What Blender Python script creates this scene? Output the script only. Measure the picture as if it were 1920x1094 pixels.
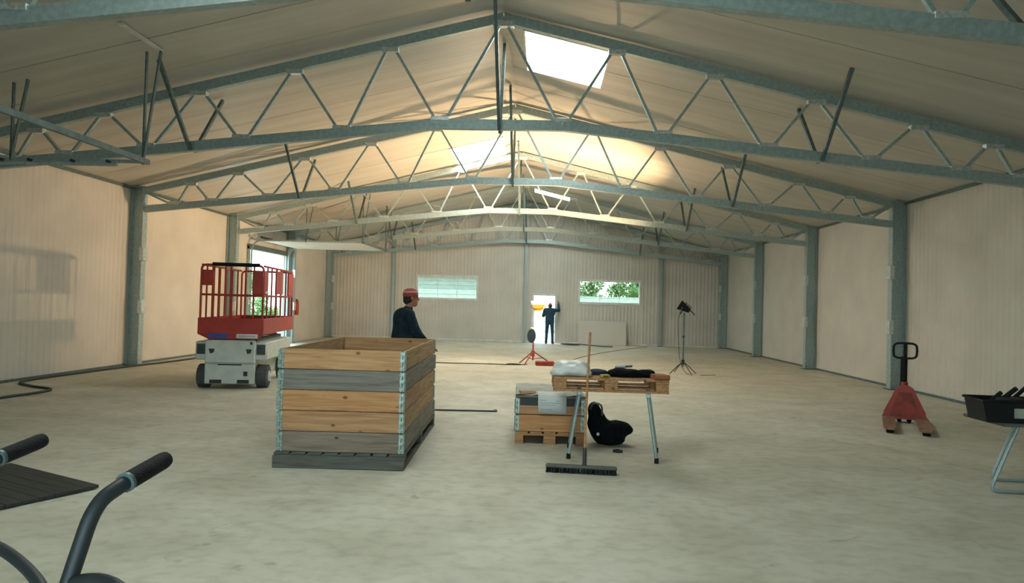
import bpy, math, random
import numpy as np
from mathutils import Vector, Matrix
random.seed(7)
rng = np.random.default_rng(7)
PI = math.pi
for o in list(bpy.data.objects): bpy.data.objects.remove(o)
scene = bpy.context.scene
COL = scene.collection

# ------------------------------------------------------------------ camera
F_PX, CAM_Z = 1300.0, 1.6
YAW, PITCH, ROLL = 0.0433, 0.0193, 0.0270
def cam_basis():
    fw = Vector((-math.sin(YAW)*math.cos(PITCH), math.cos(YAW)*math.cos(PITCH), math.sin(PITCH)))
    r = Vector((math.cos(YAW), math.sin(YAW), 0)); u = r.cross(fw)
    c, s = math.cos(ROLL), math.sin(ROLL)
    return r*c+u*s, u*c-r*s, fw
CR, CU, CF = cam_basis()
cam_d = bpy.data.cameras.new('camera'); cam = bpy.data.objects.new('camera', cam_d); COL.objects.link(cam)
cam_d.sensor_width = 36; cam_d.lens = F_PX/1920*36; cam_d.clip_start = .05; cam_d.clip_end = 500
M = Matrix((CR, CU, -CF)).transposed().to_4x4(); M.translation = Vector((0, 0, CAM_Z)); cam.matrix_world = M
scene.camera = cam

# ------------------------------------------------------------------ world, sun, exposure
scene.view_settings.view_transform = 'Standard'; scene.view_settings.look = 'None'
scene.view_settings.gamma = 1; scene.view_settings.use_curve_mapping = False
scene.view_settings.exposure = 0.06
SKY_STRENGTH, SUN_STRENGTH = 6.0, 7.0
LAMP_W, LAMP2_W, SKYLIGHT_E = 600.0, 100.0, 21.0
w = bpy.data.worlds.new('sky'); scene.world = w; w.use_nodes = True
nt = w.node_tree; nt.nodes.clear()
wo = nt.nodes.new('ShaderNodeOutputWorld'); bg = nt.nodes.new('ShaderNodeBackground')
tc = nt.nodes.new('ShaderNodeTexCoord'); sx = nt.nodes.new('ShaderNodeSeparateXYZ'); rp = nt.nodes.new('ShaderNodeValToRGB')
nt.links.new(tc.outputs['Generated'], sx.inputs[0]); nt.links.new(sx.outputs['Z'], rp.inputs[0])
rp.color_ramp.elements[0].position = 0.0; rp.color_ramp.elements[0].color = (.72, .92, .90, 1)
rp.color_ramp.elements[1].position = 0.7; rp.color_ramp.elements[1].color = (.36, .68, .84, 1)
nt.links.new(rp.outputs[0], bg.inputs['Color']); bg.inputs['Strength'].default_value = SKY_STRENGTH
nt.links.new(bg.outputs[0], wo.inputs[0])
sun_d = bpy.data.lights.new('sun', 'SUN'); sun_d.energy = SUN_STRENGTH; sun_d.color = (1, .93, .80); sun_d.angle = .01
sun = bpy.data.objects.new('sun', sun_d); COL.objects.link(sun)
sun.rotation_euler = Vector((.45, -.38, -.80)).to_track_quat('-Z', 'Y').to_euler(); sun.location = (-20, 0, 30)
def portal(loc, direction, sx_, sy_):
    """sampling aid that guides world light through a real opening"""
    d = bpy.data.lights.new('daylight_portal', 'AREA'); d.shape = 'RECTANGLE'; d.size = sx_; d.size_y = sy_
    d.cycles.is_portal = True
    o = bpy.data.objects.new('daylight_portal', d); COL.objects.link(o)
    o.location = loc; o.rotation_euler = Vector(direction).to_track_quat('-Z', 'Y').to_euler()

# ------------------------------------------------------------------ measures of the hall
XL, XRT, XC = -9.32, 7.79, -.77          # side walls, ridge
ZR, ZE = 6.10, 4.04                      # ceiling at ridge and at the eaves
SL = (ZR-ZE)/8.555
T = [5.674+4.807*k+(.18 if k == 0 else 0) for k in range(6)]    # truss planes
YB, YF = -3.2, T[5]+.12                  # back wall, far gable
def zc(x): return ZR-SL*abs(x-XC)
GATE_Y0, GATE_Y1, GATE_Z = 21.55, 24.65, 3.15
NGY0, NGY1, NGZ = 6.0, 9.22, 3.15
BGX0, BGX1, BGZ = -2.8, 1.8, 3.5
portal((XL-.05, (GATE_Y0+GATE_Y1)/2, GATE_Z/2), (1, 0, 0), 3.1, 3.15)
portal(((BGX0+BGX1)/2, YB-.05, BGZ/2), (0, 1, 0), 4.6, 3.5)

# ------------------------------------------------------------------ mesh helpers
class MB:
    def __init__(s): s.v = []; s.f = []
    def add(s, vs, fs):
        n = len(s.v); s.v += [tuple(v) for v in vs]; s.f += [tuple(i+n for i in f) for f in fs]; return s
    def box(s, x0, x1, y0, y1, z0, z1, b=0, mat=None):
        if x0 > x1: x0, x1 = x1, x0
        if y0 > y1: y0, y1 = y1, y0
        if z0 > z1: z0, z1 = z1, z0
        c = Vector(((x0+x1)/2, (y0+y1)/2, (z0+z1)/2)); h = ((x1-x0)/2, (y1-y0)/2, (z1-z0)/2)
        if b <= 0:
            vs = [Vector((i*h[0], j*h[1], k*h[2])) for i in (-1, 1) for j in (-1, 1) for k in (-1, 1)]
            fs = [(0,1,3,2),(4,6,7,5),(0,4,5,1),(2,3,7,6),(0,2,6,4),(1,5,7,3)]
        else:
            b = min(b, min(h)*.98); vs = []; idx = {}
            for i in (-1, 1):
                for j in (-1, 1):
                    for k in (-1, 1):
                        for a in range(3):
                            p = [i*(h[0]-b), j*(h[1]-b), k*(h[2]-b)]; p[a] = (i, j, k)[a]*h[a]
                            idx[(i, j, k, a)] = len(vs); vs.append(Vector(p))
            fs = []
            for a in range(3):
                o1, o2 = [q for q in range(3) if q != a]
                for sg in (-1, 1):
                    L = []
                    for u, t in ((-1,-1),(1,-1),(1,1),(-1,1)):
                        ss = [0, 0, 0]; ss[a] = sg; ss[o1] = u; ss[o2] = t; L.append(idx[(*ss, a)])
                    fs.append(L)
                for u in (-1, 1):
                    for t in (-1, 1):
                        L = []
                        ss = [0, 0, 0]; ss[o1] = u; ss[o2] = t
                        for sg, ax in ((-1, o1), (1, o1), (1, o2), (-1, o2)):
                            q = list(ss); q[a] = sg; L.append(idx[(*q, ax)])
                        fs.append(L)
            for i in (-1, 1):
                for j in (-1, 1):
                    for k in (-1, 1): fs.append([idx[(i, j, k, a)] for a in range(3)])
            # make normals point outwards (convex body)
            out = []
            for f in fs:
                n = (vs[f[1]]-vs[f[0]]).cross(vs[f[2]]-vs[f[0]]); m = sum((vs[q] for q in f), Vector())
                out.append(f if n.dot(m) > 0 else f[::-1])
            fs = out
        vs = [v+c for v in vs]
        if mat is not None: vs = [mat @ v for v in vs]
        return s.add(vs, fs)
    def bar(s, p0, p1, w_, h_, up=(0, 0, 1), b=0):
        """box beam from p0 to p1; w_ across, h_ along up"""
        p0, p1 = Vector(p0), Vector(p1); d = p1-p0; L = d.length; d.normalize(); up = Vector(up)
        sd = d.cross(up)
        if sd.length < 1e-4: sd = d.cross(Vector((1, 0, 0)))
        sd.normalize(); u2 = sd.cross(d)
        Mx = Matrix((sd, d, u2)).transposed().to_4x4(); Mx.translation = p0
        return s.box(-w_/2, w_/2, 0, L, -h_/2, h_/2, b, Mx)
    def tube(s, pts, r, n=8, caps=True, closed=False):
        pts = [Vector(p) for p in pts]; m = len(pts); rr = r if isinstance(r, (list, tuple)) else [r]*m
        prev = None; rings = []
        for i, p in enumerate(pts):
            if closed: t = pts[(i+1) % m]-pts[i-1]
            else: t = pts[min(i+1, m-1)]-pts[max(i-1, 0)]
            t.normalize()
            if prev is None:
                a = Vector((0, 0, 1)) if abs(t.z) < .9 else Vector((1, 0, 0)); nrm = t.cross(a).normalized()
            else:
                nrm = prev-t*prev.dot(t)
                nrm = nrm.normalized() if nrm.length > 1e-6 else prev
            prev = nrm; bn = t.cross(nrm)
            rings.append([p+(nrm*math.cos(2*PI*k/n)+bn*math.sin(2*PI*k/n))*rr[i] for k in range(n)])
        vs = [v for R_ in rings for v in R_]; fs = []
        for i in range(m if closed else m-1):
            j = (i+1) % m
            for k in range(n): fs.append((i*n+k, i*n+(k+1) % n, j*n+(k+1) % n, j*n+k))
        if caps and not closed: fs += [tuple(range(n))[::-1], tuple((m-1)*n+k for k in range(n))]
        return s.add(vs, fs)
    def lathe(s, prof, n=20, axis='z', c=(0, 0, 0), sc=(1, 1, 1)):
        """prof: (radius, height) pairs"""
        vs = []; fs = []; m = len(prof)
        for r, z in prof:
            for k in range(n):
                a = 2*PI*k/n; q = (r*math.cos(a), r*math.sin(a), z)
                if axis == 'x': q = (q[2], q[0], q[1])
                elif axis == 'y': q = (q[1], q[2], q[0])
                vs.append((c[0]+q[0]*sc[0], c[1]+q[1]*sc[1], c[2]+q[2]*sc[2]))
        for i in range(m-1):
            for k in range(n): fs.append((i*n+k, i*n+(k+1) % n, (i+1)*n+(k+1) % n, (i+1)*n+k))
        if prof[0][0] > 1e-5: fs.append(tuple(range(n))[::-1])
        if prof[-1][0] > 1e-5: fs.append(tuple((m-1)*n+k for k in range(n)))
        return s.add(vs, fs)
    def prism(s, poly, y0, y1):
        """polygon in x-z (counter-clockwise seen from -y) extruded along y"""
        n = len(poly); vs = [(x, y0, z) for x, z in poly]+[(x, y1, z) for x, z in poly]
        fs = [tuple(range(n)), tuple(range(2*n-1, n-1, -1))]+[(i, i+n, (i+1) % n+n, (i+1) % n) for i in range(n)]
        return s.add(vs, fs)
    def mesh(s, name, m, smooth=True, ang=.7):
        me = bpy.data.meshes.new(name); me.from_pydata(s.v, [], s.f); me.update()
        if m: me.materials.append(m)
        if smooth:
            me.polygons.foreach_set('use_smooth', [True]*len(me.polygons)); me.set_sharp_from_angle(angle=ang)
        return me
    def build(s, name, m, parent=None, smooth=True):
        return link(name, s.mesh(name, m, smooth), parent)
def link(name, me, parent=None):
    o = bpy.data.objects.new(name, me); COL.objects.link(o)
    if parent is not None: o.parent = parent
    return o
def tag(o, label=None, cat=None, group=None, kind=None):
    if label: o['label'] = label
    if cat: o['category'] = cat
    if group: o['group'] = group
    if kind: o['kind'] = kind
    return o
def thing(name, label, cat, loc=(0, 0, 0), rz=0, group=None):
    o = bpy.data.objects.new(name, None); COL.objects.link(o); o.empty_display_size = .1
    o.location = loc; o.rotation_euler = (0, 0, rz)
    return tag(o, label, cat, group)
def struct(name, mb, m, label=None):
    o = mb.build(name, m) if mb is not None else bpy.data.objects.new(name, None)
    if mb is None: COL.objects.link(o)
    return tag(o, label, None, None, 'structure')
def copy_tree(o, parent=None):
    c = o.copy(); COL.objects.link(c); c.parent = parent
    for ch in [q for q in COL.objects if q.parent == o]: copy_tree(ch, c)
    return c
def arc(p0, p1, p2, n=6):
    """quadratic bend"""
    p0, p1, p2 = Vector(p0), Vector(p1), Vector(p2)
    return [p0*(1-t)**2+p1*2*t*(1-t)+p2*t*t for t in [i/n for i in range(n+1)]]
def smooth_path(pts, n=6):
    P = [Vector(p) for p in pts]; out = []
    for i in range(len(P)-1):
        a, b, c, d = P[max(i-1, 0)], P[i], P[i+1], P[min(i+2, len(P)-1)]
        for k in range(n):
            t = k/n; out.append(.5*((2*b)+(c-a)*t+(2*a-5*b+4*c-d)*t*t+(3*b-a-3*c+d)*t**3))
    out.append(P[-1]); return out

# ------------------------------------------------------------------ signed-distance bodies (continuous organic surfaces)
def snets(D, o, h):
    nx, ny, nz = D.shape
    corners = [(i, j, k) for i in (0, 1) for j in (0, 1) for k in (0, 1)]
    S = {c: D[c[0]:nx-1+c[0], c[1]:ny-1+c[1], c[2]:nz-1+c[2]] for c in corners}
    acc = np.zeros((nx-1, ny-1, nz-1, 3)); cnt = np.zeros((nx-1, ny-1, nz-1))
    for a in corners:
        for ax in range(3):
            if a[ax]: continue
            b = list(a); b[ax] = 1; b = tuple(b); da, db = S[a], S[b]
            m = (da < 0) != (db < 0); t = da[m]/(da[m]-db[m])
            p = np.tile(np.array(a, float), (t.size, 1)); p[:, ax] += t
            acc[m] += p; cnt[m] += 1
    act = cnt > 0; idx = -np.ones(act.shape, int); idx[act] = np.arange(act.sum())
    ijk = np.argwhere(act); V = ijk+acc[act]/cnt[act][:, None]
    Fs = []; s = D < 0
    for ax in range(3):
        u, v = [(1, 2), (2, 0), (0, 1)][ax]
        e0 = np.moveaxis(s, (ax, u, v), (0, 1, 2)); ii = np.moveaxis(idx, (ax, u, v), (0, 1, 2))
        A = e0[:-1, 1:-1, 1:-1]; B = e0[1:, 1:-1, 1:-1]; m = A != B
        q = np.stack([ii[:, :-1, :-1][m], ii[:, 1:, :-1][m], ii[:, 1:, 1:][m], ii[:, :-1, 1:][m]], 1)
        fl = ~A[m]; q[fl] = q[fl][:, ::-1]; Fs.append(q)
    return np.array(o)+h*V, np.concatenate(Fs), V
class SDF:
    def __init__(s): s.p = []
    def cone(s, a, b, ra, rb=None, k=.03, t=0): s.p.append(('c', np.array(a, float), np.array(b, float), ra, ra if rb is None else rb, k, t)); return s
    def ell(s, c, r, k=.04, t=0): s.p.append(('e', np.array(c, float), np.array(r, float), 0, 0, k, t)); return s
    def chain(s, pts, rs, k=.03, t=0):
        for i in range(len(pts)-1): s.cone(pts[i], pts[i+1], rs[i], rs[i+1], k, t)
        return s
    def build(s, name, mats, parent=None, h=.01, zmin=None, noise=0):
        los, his = [], []
        for q in s.p:
            if q[0] == 'c': R_ = max(q[3], q[4]); los.append(np.minimum(q[1], q[2])-R_); his.append(np.maximum(q[1], q[2])+R_)
            else: los.append(q[1]-q[2]); his.append(q[1]+q[2])
        lo = np.min(los, 0)-4*h; hi = np.max(his, 0)+4*h; n = np.ceil((hi-lo)/h).astype(int)+1
        D = np.full(n, 9.0); Tg = np.zeros(n, np.int8); G = [lo[a]+h*np.arange(n[a]) for a in range(3)]
        for q, l, u in zip(s.p, los, his):
            pad = q[5]+4*h; i0 = np.maximum(((l-pad-lo)/h).astype(int), 0); i1 = np.minimum(((u+pad-lo)/h).astype(int)+2, n)
            sl = tuple(slice(a, b) for a, b in zip(i0, i1))
            X, Y, Z = np.meshgrid(*[G[a][sl[a]] for a in range(3)], indexing='ij'); P = np.stack([X, Y, Z], -1)
            if q[0] == 'c':
                ab = q[2]-q[1]; t = np.clip(((P-q[1])@ab)/max(ab@ab, 1e-9), 0, 1)
                d = np.linalg.norm(P-q[1]-t[..., None]*ab, axis=-1)-(q[3]+(q[4]-q[3])*t)
            else:
                e = P-q[1]; k0 = np.linalg.norm(e/q[2], axis=-1); k1 = np.linalg.norm(e/q[2]**2, axis=-1)+1e-9
                d = k0*(k0-1)/k1
            old = D[sl]; Tg[sl] = np.where(d < old, q[6], Tg[sl]); k = q[5]
            hh = np.maximum(k-np.abs(old-d), 0)/k; D[sl] = np.minimum(old, d)-hh*hh*k*.25
        if noise:
            X, Y, Z = np.meshgrid(*G, indexing='ij')
            D += noise*(np.sin(23*X+9*Y)*np.sin(31*Z+7*X)+.6*np.sin(47*Y+13*Z)*np.sin(37*X+5))
        if zmin is not None: D = np.maximum(D, zmin-np.broadcast_to(G[2], D.shape))
        V, Fq, gi = snets(D, lo, h)
        me = bpy.data.meshes.new(name); me.from_pydata(V.tolist(), [], Fq.tolist()); me.update()
        for m in mats: me.materials.append(m)
        g = np.clip(np.round(gi).astype(int), 0, n-1); vt = Tg[g[:, 0], g[:, 1], g[:, 2]]
        me.polygons.foreach_set('material_index', vt[Fq[:, 0]].astype(np.int32)); me.polygons.foreach_set('use_smooth', [True]*len(Fq))
        return link(name, me, parent)

# ------------------------------------------------------------------ materials
def mat(name, col, rough=.6, metal=0, var=.12, scale=4, bump=0, bscale=40, col2=None, stretch=(1, 1, 1), spec=.5, detail=5):
    m = bpy.data.materials.new(name); m.use_nodes = True; t = m.node_tree; b = t.nodes['Principled BSDF']
    b.inputs['Roughness'].default_value = rough; b.inputs['Metallic'].default_value = metal; b.inputs['Specular IOR Level'].default_value = spec
    tc_ = t.nodes.new('ShaderNodeTexCoord'); mp = t.nodes.new('ShaderNodeMapping'); mp.inputs['Scale'].default_value = stretch
    nz = t.nodes.new('ShaderNodeTexNoise'); nz.inputs['Scale'].default_value = scale; nz.inputs['Detail'].default_value = detail
    cr = t.nodes.new('ShaderNodeValToRGB'); c2 = col2 or tuple(c*(1-var*1.6) for c in col)
    c1 = tuple(min(1, c*(1+var*.6)) for c in col)
    cr.color_ramp.elements[0].position = .3; cr.color_ramp.elements[0].color = (*c2, 1)
    cr.color_ramp.elements[1].position = .68; cr.color_ramp.elements[1].color = (*c1, 1)
    t.links.new(tc_.outputs['Object'], mp.inputs[0]); t.links.new(mp.outputs[0], nz.inputs['Vector'])
    t.links.new(nz.outputs['Fac'], cr.inputs[0]); t.links.new(cr.outputs[0], b.inputs['Base Color'])
    if bump:
        n2 = t.nodes.new('ShaderNodeTexNoise'); n2.inputs['Scale'].default_value = bscale; n2.inputs['Detail'].default_value = 4
        bp = t.nodes.new('ShaderNodeBump'); bp.inputs['Strength'].default_value = bump; bp.inputs['Distance'].default_value = .02
        t.links.new(mp.outputs[0], n2.inputs['Vector']); t.links.new(n2.outputs['Fac'], bp.inputs['Height']); t.links.new(bp.outputs[0], b.inputs['Normal'])
    return m
def wood(name, col, dark, along='x', knots=True, grain=1.0, rough=.7):
    m = bpy.data.materials.new(name); m.use_nodes = True; t = m.node_tree; b = t.nodes['Principled BSDF']; b.inputs['Roughness'].default_value = rough
    N = t.nodes.new; L = t.links.new
    tc_ = N('ShaderNodeTexCoord'); oi = N('ShaderNodeObjectInfo'); ad = N('ShaderNodeVectorMath'); ad.operation = 'ADD'
    ml = N('ShaderNodeMath'); ml.operation = 'MULTIPLY'; ml.inputs[1].default_value = 37
    L(oi.outputs['Random'], ml.inputs[0]); L(tc_.outputs['Object'], ad.inputs[0]); L(ml.outputs[0], ad.inputs[1])
    mp = N('ShaderNodeMapping'); mp.inputs['Scale'].default_value = (.5, 9, 9) if along == 'x' else (9, .5, 9)
    L(ad.outputs[0], mp.inputs[0])
    n1 = N('ShaderNodeTexNoise'); n1.inputs['Scale'].default_value = 4; n1.inputs['Detail'].default_value = 7; n1.inputs['Distortion'].default_value = .8
    L(mp.outputs[0], n1.inputs['Vector'])
    cr = N('ShaderNodeValToRGB'); cr.color_ramp.elements[0].position = .32; cr.color_ramp.elements[0].color = (*dark, 1)
    cr.color_ramp.elements[1].position = .62; cr.color_ramp.elements[1].color = (*col, 1); L(n1.outputs['Fac'], cr.inputs[0])
    out = cr.outputs[0]
    if knots:
        vo = N('ShaderNodeTexVoronoi'); vo.inputs['Scale'].default_value = 4.6; mp2 = N('ShaderNodeMapping'); mp2.inputs['Scale'].default_value = (1, 1.6, 1.6) if along == 'x' else (1.6, 1, 1.6)
        L(ad.outputs[0], mp2.inputs[0]); L(mp2.outputs[0], vo.inputs['Vector'])
        k = N('ShaderNodeValToRGB'); k.color_ramp.elements[0].position = .07; k.color_ramp.elements[0].color = (1, 1, 1, 1)
        k.color_ramp.elements[1].position = .15; k.color_ramp.elements[1].color = (0, 0, 0, 1); L(vo.outputs['Distance'], k.inputs[0])
        mx = N('ShaderNodeMix'); mx.data_type = 'RGBA'; L(k.outputs[0], mx.inputs[0]); L(out, mx.inputs[6]); mx.inputs[7].default_value = (*[d*.45 for d in dark], 1); out = mx.outputs[2]
    L(out, b.inputs['Base Color'])
    bp = N('ShaderNodeBump'); bp.inputs['Strength'].default_value = .25; bp.inputs['Distance'].default_value = .004; L(n1.outputs['Fac'], bp.inputs['Height']); L(bp.outputs[0], b.inputs['Normal'])
    return m
def emit(name, col, e):
    m = bpy.data.materials.new(name); m.use_nodes = True; t = m.node_tree; t.nodes.clear()
    o = t.nodes.new('ShaderNodeOutputMaterial'); s = t.nodes.new('ShaderNodeEmission'); s.inputs[0].default_value = (*col, 1); s.inputs[1].default_value = e
    t.links.new(s.outputs[0], o.inputs[0]); return m
def concrete():
    m = bpy.data.materials.new('concrete_floor'); m.use_nodes = True; t = m.node_tree; b = t.nodes['Principled BSDF']; N = t.nodes.new; L = t.links.new
    tc_ = N('ShaderNodeTexCoord')
    def nz(sc, det, st=(1, 1, 1), dist=0):
        mp = N('ShaderNodeMapping'); mp.inputs['Scale'].default_value = st; L(tc_.outputs['Object'], mp.inputs[0])
        n = N('ShaderNodeTexNoise'); n.inputs['Scale'].default_value = sc; n.inputs['Detail'].default_value = det; n.inputs['Distortion'].default_value = dist
        L(mp.outputs[0], n.inputs['Vector']); return n.outputs['Fac']
    def ramp(x, p0, c0, p1, c1):
        r = N('ShaderNodeValToRGB'); r.color_ramp.elements[0].position = p0; r.color_ramp.elements[0].color = (*c0, 1)
        r.color_ramp.elements[1].position = p1; r.color_ramp.elements[1].color = (*c1, 1); L(x, r.inputs[0]); return r.outputs[0]
    def mul(a, b_):
        x = N('ShaderNodeMix'); x.data_type = 'RGBA'; x.blend_type = 'MULTIPLY'; x.inputs[0].default_value = 1; L(a, x.inputs[6]); L(b_, x.inputs[7]); return x.outputs[2]
    a = ramp(nz(.35, 4), .35, (.52, .50, .41), .65, (.61, .59, .50))
    b1 = ramp(nz(1.3, 9, (1, 1.2, 1), .5), .33, (.82, .81, .78), .6, (1, 1, 1))
    c = ramp(nz(7, 8, (1, 1.3, 1)), .3, (.82, .82, .80), .55, (1, 1, 1))
    d = ramp(nz(2.3, 3, (1, 1, 1), 1.5), .24, (.70, .68, .62), .33, (1, 1, 1))
    L(mul(mul(mul(a, b1), c), d), b.inputs['Base Color']); b.inputs['Roughness'].default_value = .62; b.inputs['Specular IOR Level'].default_value = .35
    bp = N('ShaderNodeBump'); bp.inputs['Strength'].default_value = .12; bp.inputs['Distance'].default_value = .01; L(nz(30, 6), bp.inputs['Height']); L(bp.outputs[0], b.inputs['Normal'])
    return m
MT = dict(
    concrete=concrete(),
    wall=mat('white_wall_sheet', (.60, .58, .53), .5, 0, .06, 1.2),
    wall_flat=mat('white_wall_plain', (.62, .59, .54), .55, 0, .04, 1.0),
    ceiling=mat('ceiling_foil', (.55, .53, .48), .45, 0, .09, .8, .22, 2.2, stretch=(.3, 5, 1)),
    seam=mat('ceiling_seam', (.30, .29, .27), .8),
    galv=mat('galvanised_steel', (.38, .48, .49), .45, .45, .14, 18),
    galv_dark=mat('dark_galvanised', (.13, .185, .19), .5, .4, .2, 14),
    galv_bright=mat('bright_zinc', (.62, .68, .68), .35, .6, .2, 30),
    zinc_hinge=mat('zinc_hinge', (.40, .52, .50), .4, .5, .3, 40),
    dark=mat('blackened_metal', (.035, .04, .045), .5, .2),
    black=mat('black_plastic', (.008, .010, .012), .5, spec=.25),
    rubber=mat('black_rubber', (.009, .012, .014), .7, 0, .2, 60, .3, 200, spec=.2),
    tyre=mat('grey_tyre', (.075, .08, .085), .85),
    red=mat('red_paint', (.42, .035, .022), .42, 0, .15, 6),
    red_dirty=mat('worn_red_paint', (.36, .05, .03), .55, 0, .3, 8),
    fork=mat('scuffed_fork', (.30, .16, .10), .6, .1, .35, 12),
    liftwhite=mat('off_white_paint', (.60, .64, .60), .45, 0, .10, 5),
    blue=mat('blue_plate', (.03, .08, .42), .4), white=mat('white_plate', (.72, .72, .70), .5),
    grille=mat('dark_grille', (.05, .055, .055), .7),
    pine=wood('fresh_pine', (.66, .39, .20), (.46, .23, .095)), pine_o=wood('orange_pine', (.62, .33, .15), (.45, .20, .075)),
    pine_p=wood('pinkish_pine', (.56, .33, .17), (.38, .18, .08)), grey_w=wood('weathered_grey_wood', (.27, .25, .22), (.15, .14, .125)),
    brown_w=wood('grey_brown_wood', (.31, .245, .19), (.17, .135, .105)),
    dark_w=wood('dark_wet_wood', (.13, .135, .115), (.06, .065, .055), knots=False),
    pallet=wood('pallet_wood', (.50, .27, .12), (.30, .14, .06)), red_w=wood('reddish_wood', (.42, .17, .09), (.26, .08, .04)),
    board=wood('dark_plywood', (.035, .036, .033), (.015, .016, .015), knots=False),
    plastic=mat('white_plastic_sheet', (.68, .71, .70), .35, 0, .12, 9, .4, 14),
    film=mat('grey_film', (.34, .36, .33), .6, 0, .2, 8, .5, 12),
    paper=mat('printed_paper', (.70, .73, .72), .7, 0, .05, 3), ink=mat('pale_ink', (.42, .47, .50), .8),
    navy=mat('navy_workwear', (.016, .032, .048), .9, 0, .25, 14, .4, 22, spec=.15), blue_cloth=mat('blue_overalls', (.016, .06, .10), .85, 0, .25, 14, .4, 22),
    trouser=mat('dark_trousers', (.02, .028, .035), .9), boot=mat('dark_boot', (.02, .017, .014), .6),
    skin=mat('skin', (.40, .17, .11), .5, 0, .1, 20), hair=mat('dark_hair', (.02, .014, .01), .7),
    eye=mat('eye', (.02, .02, .02), .2), capred=mat('red_cap', (.42, .05, .04), .8), capband=mat('pale_cap_stripe', (.58, .36, .32), .8),
    cloth_black=mat('black_cloth', (.006, .008, .010), .9, 0, .3, 20, .5, 25, spec=.15), cloth_blue=mat('dark_blue_cloth', (.012, .035, .07), .8),
    yellow=mat('yellow_plastic', (.55, .38, .05), .5), cable=mat('black_cable', (.02, .022, .022), .6), hose=mat('dark_hose', (.03, .045, .04), .6),
    soil=mat('gravel_ground', (.52, .49, .42), .95, 0, .25, 1.2), leaf=mat('sunlit_leaves', (.22, .36, .12), .6, 0, .4, 3), bark=mat('bark', (.16, .12, .09), .9),
    weather_board=mat('weathered_board', (.55, .58, .54), .8),
    render_w=mat('pale_render', (.78, .78, .75), .8), lampglass=emit('halogen_glow', (1, .68, .36), 60),
    skylight=emit('sunlit_skylight', (.90, 1, .94), SKYLIGHT_E),
)
def glass_mat():
    m = bpy.data.materials.new('window_glass'); m.use_nodes = True; t = m.node_tree; t.nodes.clear()
    o = t.nodes.new('ShaderNodeOutputMaterial'); mx = t.nodes.new('ShaderNodeMixShader'); tr = t.nodes.new('ShaderNodeBsdfTransparent'); gl = t.nodes.new('ShaderNodeBsdfGlossy')
    gl.inputs['Roughness'].default_value = .05; tr.inputs[0].default_value = (.66, .67, .62, 1); mx.inputs[0].default_value = .06
    t.links.new(tr.outputs[0], mx.inputs[1]); t.links.new(gl.outputs[0], mx.inputs[2]); t.links.new(mx.outputs[0], o.inputs[0]); return m
MT['glass'] = glass_mat()

# ================================================================== THE SETTING
struct('floor', MB().box(XL-.15, XRT+.15, YB-.1, YF+.1, -.2, 0), MT['concrete'], 'bare beige grey concrete floor slab')
g = MB().box(-90, 90, YF+.1, 110, -.3, -.04); g.box(-90, XL-.15, -60, YF+.1, -.3, -.04); g.box(XRT+.15, 90, -60, YF+.1, -.3, -.04); g.box(XL-.15, XRT+.15, -60, YB-.1, -.3, -.04)
struct('ground', g, MT['soil'], 'pale gravel ground outside the hall')

# ribbed sheets -----------------------------------------------------
def ribbed(axis, const, nrm, a0, a1, z0, z1, pitch=.15, dep=.008):
    """vertical ribbed cladding on plane axis=const, z1 may be a function of the running coordinate"""
    prof = []; a = a0
    while a < a1-1e-6:
        for da, d in ((0, 0), (.075, 0), (.098, dep), (.127, dep)):
            if a+da < a1-1e-4: prof.append((a+da, d))
        a += pitch
    prof.append((a1, 0)); zt = z1 if callable(z1) else (lambda q: z1)
    vs = []; fs = []
    for a, d in prof:
        c = const+nrm*d
        for z in (z0, zt(a)): vs.append((c, a, z) if axis == 'x' else (a, c, z))
    flip = (nrm > 0) == (axis == 'x')
    for i in range(len(prof)-1):
        q = (2*i, 2*i+2, 2*i+3, 2*i+1); fs.append(q if not flip else q[::-1])
    return MB().add(vs, fs)
def wall_panel(mb, parent): return mb.build('wall_sheet', MT['wall'], parent, smooth=False)
ZT = ZE+.12
def shell(name, label): return struct(name, None, None, label)
# left wall
wl = MB()
for a, b, z0 in ((YB, NGY0, 0), (NGY0, NGY1, NGZ), (NGY1, GATE_Y0, 0), (GATE_Y0, GATE_Y1, GATE_Z), (GATE_Y1, YF, 0)): wl.box(XL-.16, XL-.012, a, b, z0, ZT+.1)
wl = struct('wall_left', wl, MT['wall_flat'], 'white ribbed side wall with the open gate')
for a, b, z0 in ((YB, NGY0, 0), (NGY0, NGY1, NGZ), (NGY1, T[1], 0), (T[1], T[2], 0), (T[2], T[3], 0), (T[3], GATE_Y0, 0), (GATE_Y0, GATE_Y1, GATE_Z), (GATE_Y1, T[5], 0)):
    wall_panel(ribbed('x', XL-.011, 1, a, b, z0, ZT, dep=.009 if a < T[2]-.1 else .004), wl)
wr = struct('wall_right', MB().box(XRT+.012, XRT+.16, YB, YF, 0, ZT+.1), MT['wall_flat'], 'unbroken white ribbed side wall behind the pallet truck')
for a, b in [(YB, T[0])]+[(T[k], T[k+1]) for k in range(5)]: wall_panel(ribbed('x', XRT+.011, -1, a, b, 0, ZT, dep=.009 if a < T[2]-.1 else .004), wr)
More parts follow.
